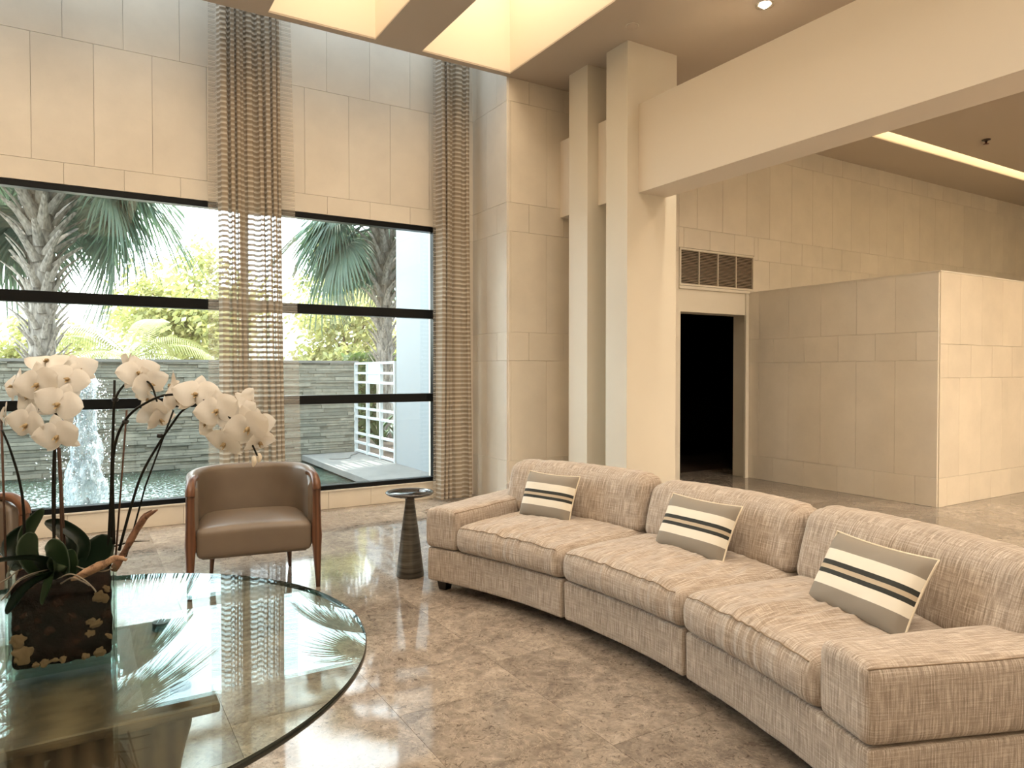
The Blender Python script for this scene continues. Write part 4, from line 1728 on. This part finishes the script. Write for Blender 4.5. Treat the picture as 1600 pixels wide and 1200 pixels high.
def sabal(label, x, y, H, R, fr, seed, bscale=1.0):
    rnd = random.Random(seed)
    t = thing('sabal_palm', label, 'palm tree', (x, y, 0), 0, 'fan palms beyond the pond')
    bm = bmesh.new()
    lathe(bm, [(R * 1.05, -.1), (R, .5), (R * .9, H * .6), (R * .95, H - .3), (R * .6, H + .1)], 18)
    mk('trunk', bm, M_BOOT, t, smooth=True)
    z = 1.25
    k = 0
    while z < H - .05:
        o = bpy.data.objects.new('leaf_base', BOOTM)
        C.objects.link(o)
        o.parent = t
        a = k * 2.399963 + rnd.uniform(-.15, .15)
        grow = .85 + .9 * max(0, (z - 2.1) / (H - 2.1))
        o.matrix_local = Matrix.Translation((math.cos(a) * R * .8, math.sin(a) * R * .8, z)) @ Matrix.Rotation(a, 4, 'Z') @ Matrix.Rotation(rnd.uniform(-.22, .22), 4, 'X') @ Matrix.Rotation(rnd.uniform(-.1, .25) + .25 * (grow - .75), 4, 'Y') @ Matrix.Scale(grow * bscale, 4)
        z += .030
        k += 1
    for k in range(fr):
        o = bpy.data.objects.new('frond', PMESH[k % 3])
        C.objects.link(o)
        o.parent = t
        a = k * 2.399963 + rnd.uniform(-.2, .2)
        front = math.cos(a + PI / 2)                       # fronds on the pond side were trimmed, so only high ones remain
        el = rnd.uniform(.45, 1.1) if front > .45 else rnd.uniform(-.55, .45)
        o.matrix_local = Matrix.Translation((0, 0, H - .15 + rnd.uniform(-.15, .1))) @ Matrix.Rotation(a, 4, 'Z') @ Matrix.Rotation(-el, 4, 'Y') @ Matrix.Scale(rnd.uniform(1.05, 1.4), 4)
    return t


sabal('stout grey-trunked fan palm behind the garden wall, seen through the big window pane', -.50, 13.0, 4.75, .19, 38, 1)
sabal('fan palm with shaggy leaf bases standing behind the lattice fence', 5.02, 13.0, 4.45, .16, 34, 5, .9)

# small feather palm
M_YG = mat('yellow_green_leaflet', (.20, .22, .06), .5)
fp = thing('feather_palm', 'low yellow-green feather palm beyond the garden wall', 'palm tree', (.85, 16.5, 0))
bm = bmesh.new()
lathe(bm, [(.11, -.1), (.09, 1.2), (.06, 1.75)], 12)
mk('trunk', bm, M_BOOT, fp, smooth=True)
rnd = random.Random(8)
bm = bmesh.new()
pts = [Vector((2.1 * s * (1 - .15 * s), 0, 1.5 * s - 1.75 * s * s)) for s in [k / 12 for k in range(13)]]
tube(bm, pts, [.02 - .014 * k / 12 for k in range(13)], 5)
for k in range(34):
    s = .12 + .86 * k / 33
    p = Vector((2.1 * s * (1 - .15 * s), 0, 1.5 * s - 1.75 * s * s))
    for sd in (-1, 1):
        L = .55 * math.sin(PI * (s * .85 + .1)) + .08
        tip = p + Vector((.25 * L, sd * L * .8, -.45 * L))
        mid = p + Vector((.12 * L, sd * L * .45, -.05 * L))
        v = [bm.verts.new(p + Vector((-.012, 0, 0))), bm.verts.new(p + Vector((.012, 0, 0))), bm.verts.new(mid + Vector((.016, 0, 0))), bm.verts.new(mid - Vector((.016, 0, 0))), bm.verts.new(tip)]
        bm.faces.new((v[0], v[1], v[2], v[3]))
        bm.faces.new((v[3], v[2], v[4]))
f0 = mk('frond', bm, M_YG, fp)
for k in range(13):
    o = f0 if k == 0 else inst(f0, 'frond', fp)
    o.matrix_local = Matrix.Translation((0, 0, 1.7)) @ Matrix.Rotation(k * 2.4, 4, 'Z') @ Matrix.Rotation(-rnd.uniform(-.25, .75), 4, 'Y') @ Matrix.Scale(rnd.uniform(.75, 1.05), 4)

# broadleaf trees
M_FOL = []
for nm, c in (('sunny_foliage', (.25, .27, .12)), ('mid_foliage', (.07, .12, .04))):
    m = mat(nm, c, .6)
    g = nd(m, 'ShaderNodeNewGeometry')
    setc(m, ramp(m, g.outputs['Random Per Island'], [(0, tuple(x * .6 for x in c)), (.6, c), (1, (min(1, c[0] * 1.8), min(1, c[1] * 1.5), c[2] * 1.6))]))
    tl = nd(m, 'ShaderNodeBsdfTranslucent')
    tl.inputs[0].default_value = (c[0] * 1.6, c[1] * 1.5, c[2], 1)
    mx = nd(m, 'ShaderNodeMixShader')
    mx.inputs[0].default_value = .4
    out = [x for x in m.node_tree.nodes if x.type == 'OUTPUT_MATERIAL'][0]
    lk(m, bsdf(m).outputs[0], mx.inputs[1])
    lk(m, tl.outputs[0], mx.inputs[2])
    lk(m, mx.outputs[0], out.inputs[0])
    M_FOL.append(m)
M_TRUNK = mat('brown_bark', (.20, .14, .09), .9)


def tree(label, x, y, H, rx, rz, nleaf, leafsz, m, seed, nblob=16):
    rnd = random.Random(seed)
    t = thing('broadleaf_tree', label, 'tree', (x, y, 0), 0, 'leafy trees beyond the garden wall')
    bm = bmesh.new()
    zc = H - rz
    tube(bm, spline([(0, 0, -.1), (.1, .05, zc * .45), (-.05, 0, zc)], 5), [.16] * 4 + [.13] * 4 + [.1] * 3, 9)
    blobs = []
    for k in range(nblob):
        v = Vector((rnd.gauss(0, 1), rnd.gauss(0, 1), rnd.gauss(0, 1))).normalized() * rnd.uniform(.35, .9)
        c = Vector((v.x * rx, v.y * rx, zc + v.z * rz))
        blobs.append(c)
        tube(bm, spline([(0, 0, zc * .75), Vector((0, 0, zc)).lerp(c, .45) + Vector((0, 0, -.2)), c], 3), [.05, .045, .04, .03, .025, .02, .012], 5)
    mk('trunk', bm, M_TRUNK, t, smooth=True)
    bm = bmesh.new()
    for k in range(nleaf):
        c = rnd.choice(blobs)
        br = rx * .34
        d = Vector((rnd.gauss(0, 1), rnd.gauss(0, 1), rnd.gauss(0, .8)))
        p = c + d * br * .5
        n_ = Vector((rnd.gauss(0, 1), rnd.gauss(0, 1), rnd.gauss(0, 1) + .8)).normalized()
        a = n_.orthogonal().normalized()
        b = n_.cross(a)
        s = leafsz * rnd.uniform(.6, 1.3)
        v = [bm.verts.new(p + q) for q in (a * s, b * s * .45, -a * s, -b * s * .45)]
        bm.faces.new(v)
    mk('foliage', bm, m, t, kind='stuff')
    return t


tree('sunlit yellow-green tree filling the window just left of the wide curtain', 2.7, 24.5, 5.6, 2.6, 2.4, 9000, .12, M_FOL[0], 1)
tree('bushy light green tree low behind the feather palm', -.9, 20.5, 2.9, 1.2, 1.0, 3200, .09, M_FOL[0], 2)
tree('loose green shrub tree beside the stout palm trunk, in front of the white house', -3.6, 22, 3.2, 1.2, 1.3, 1800, .09, M_FOL[1], 3, 10)
tree('pale sunlit tree seen between the wide curtain and the palm by the fence', 6.9, 21.0, 4.2, 2.3, 1.9, 8500, .11, M_FOL[0], 4)
tree('tall bright tree high behind the palm by the fence', 8.8, 25.8, 7.0, 2.3, 2.0, 4200, .12, M_FOL[0], 6)
tree('dense green tree behind the hedge, mostly hidden by the white wall', 10.3, 17.0, 3.3, 1.6, 1.4, 3500, .10, M_FOL[1], 7)

# clipped hedge closing the planting bed
hd = thing('hedge', 'dense dark hedge behind the broad-leaved plants and the lattice fence', 'hedge', (6.55, 14.2, 0))
rnd = random.Random(77)
bm = bmesh.new()
for k in range(9000):
    p = Vector((rnd.uniform(-1.9, 1.9), rnd.uniform(-.35, .35), rnd.uniform(.0, 1.8)))
    n_ = Vector((rnd.gauss(0, 1), rnd.gauss(-.6, 1), rnd.gauss(0, 1) + .5)).normalized()
    a = n_.orthogonal().normalized()
    b = n_.cross(a)
    s_ = rnd.uniform(.05, .11)
    bm.faces.new([bm.verts.new(p + q) for q in (a * s_, b * s_ * .5, -a * s_, -b * s_ * .5)])
mk('foliage', bm, M_FOL[1], hd, kind='stuff')
bm = bmesh.new()
for k in range(8):
    tube(bm, [(-1.7 + k * .48, 0, -.05), (-1.65 + k * .48, .05, 1.3)], [.03, .015], 6)
mk('stems', bm, M_TRUNK, hd)

# white house with shutters
wh = thing('white_house', 'white house with louvred shutters far beyond the garden wall', 'building', (0, 30, 0))
m_h = mat('white_siding', (.86, .87, .86), .8)
boxo('front_wall', (-9, 14, 0, .4, -.1, 3.5), m_h, wh)
bm = bmesh.new()
v = [bm.verts.new(q) for q in ((-9.5, -.6, 3.5), (14.5, -.6, 3.5), (14.5, 4, 5.0), (-9.5, 4, 5.0), (-9.5, -.6, 3.62), (14.5, -.6, 3.62), (14.5, 4, 5.12), (-9.5, 4, 5.12))]
for f in ((0, 1, 2, 3), (7, 6, 5, 4), (0, 4, 5, 1), (1, 5, 6, 2), (2, 6, 7, 3), (3, 7, 4, 0)):
    bm.faces.new([v[i] for i in f])
mk('roof', bm, mat('pale_roof', (.6, .6, .58), .8), wh)
m_sh = mat('grey_blue_shutter', (.50, .62, .66), .6)
for xs_ in (-2.6, 3.6, 9.2):
    f_ = boxo('shutter', (xs_, xs_ + .55, -.06, 0, 1.2, 3.0), m_sh, wh)
    bm = bmesh.new()
    for k in range(18):
        box(bm, xs_ + .06, xs_ + .49, -.10, -.05, 1.27 + k * .093, 1.31 + k * .093)
    mk('slats', bm, m_h, f_, kind='stuff')
bm = bmesh.new()
pk = thing('picket_fence', 'low white picket fence in front of the white house', 'fence', (0, 27, 0))
for k in range(150):
    x = -6 + k * .12
    box(bm, x, x + .05, 0, .03, 0, 1.9)
mk('pickets', bm, mfe, pk, kind='stuff')
boxo('rail', (-6, 12, .03, .07, 1.6, 1.68), mfe, pk)
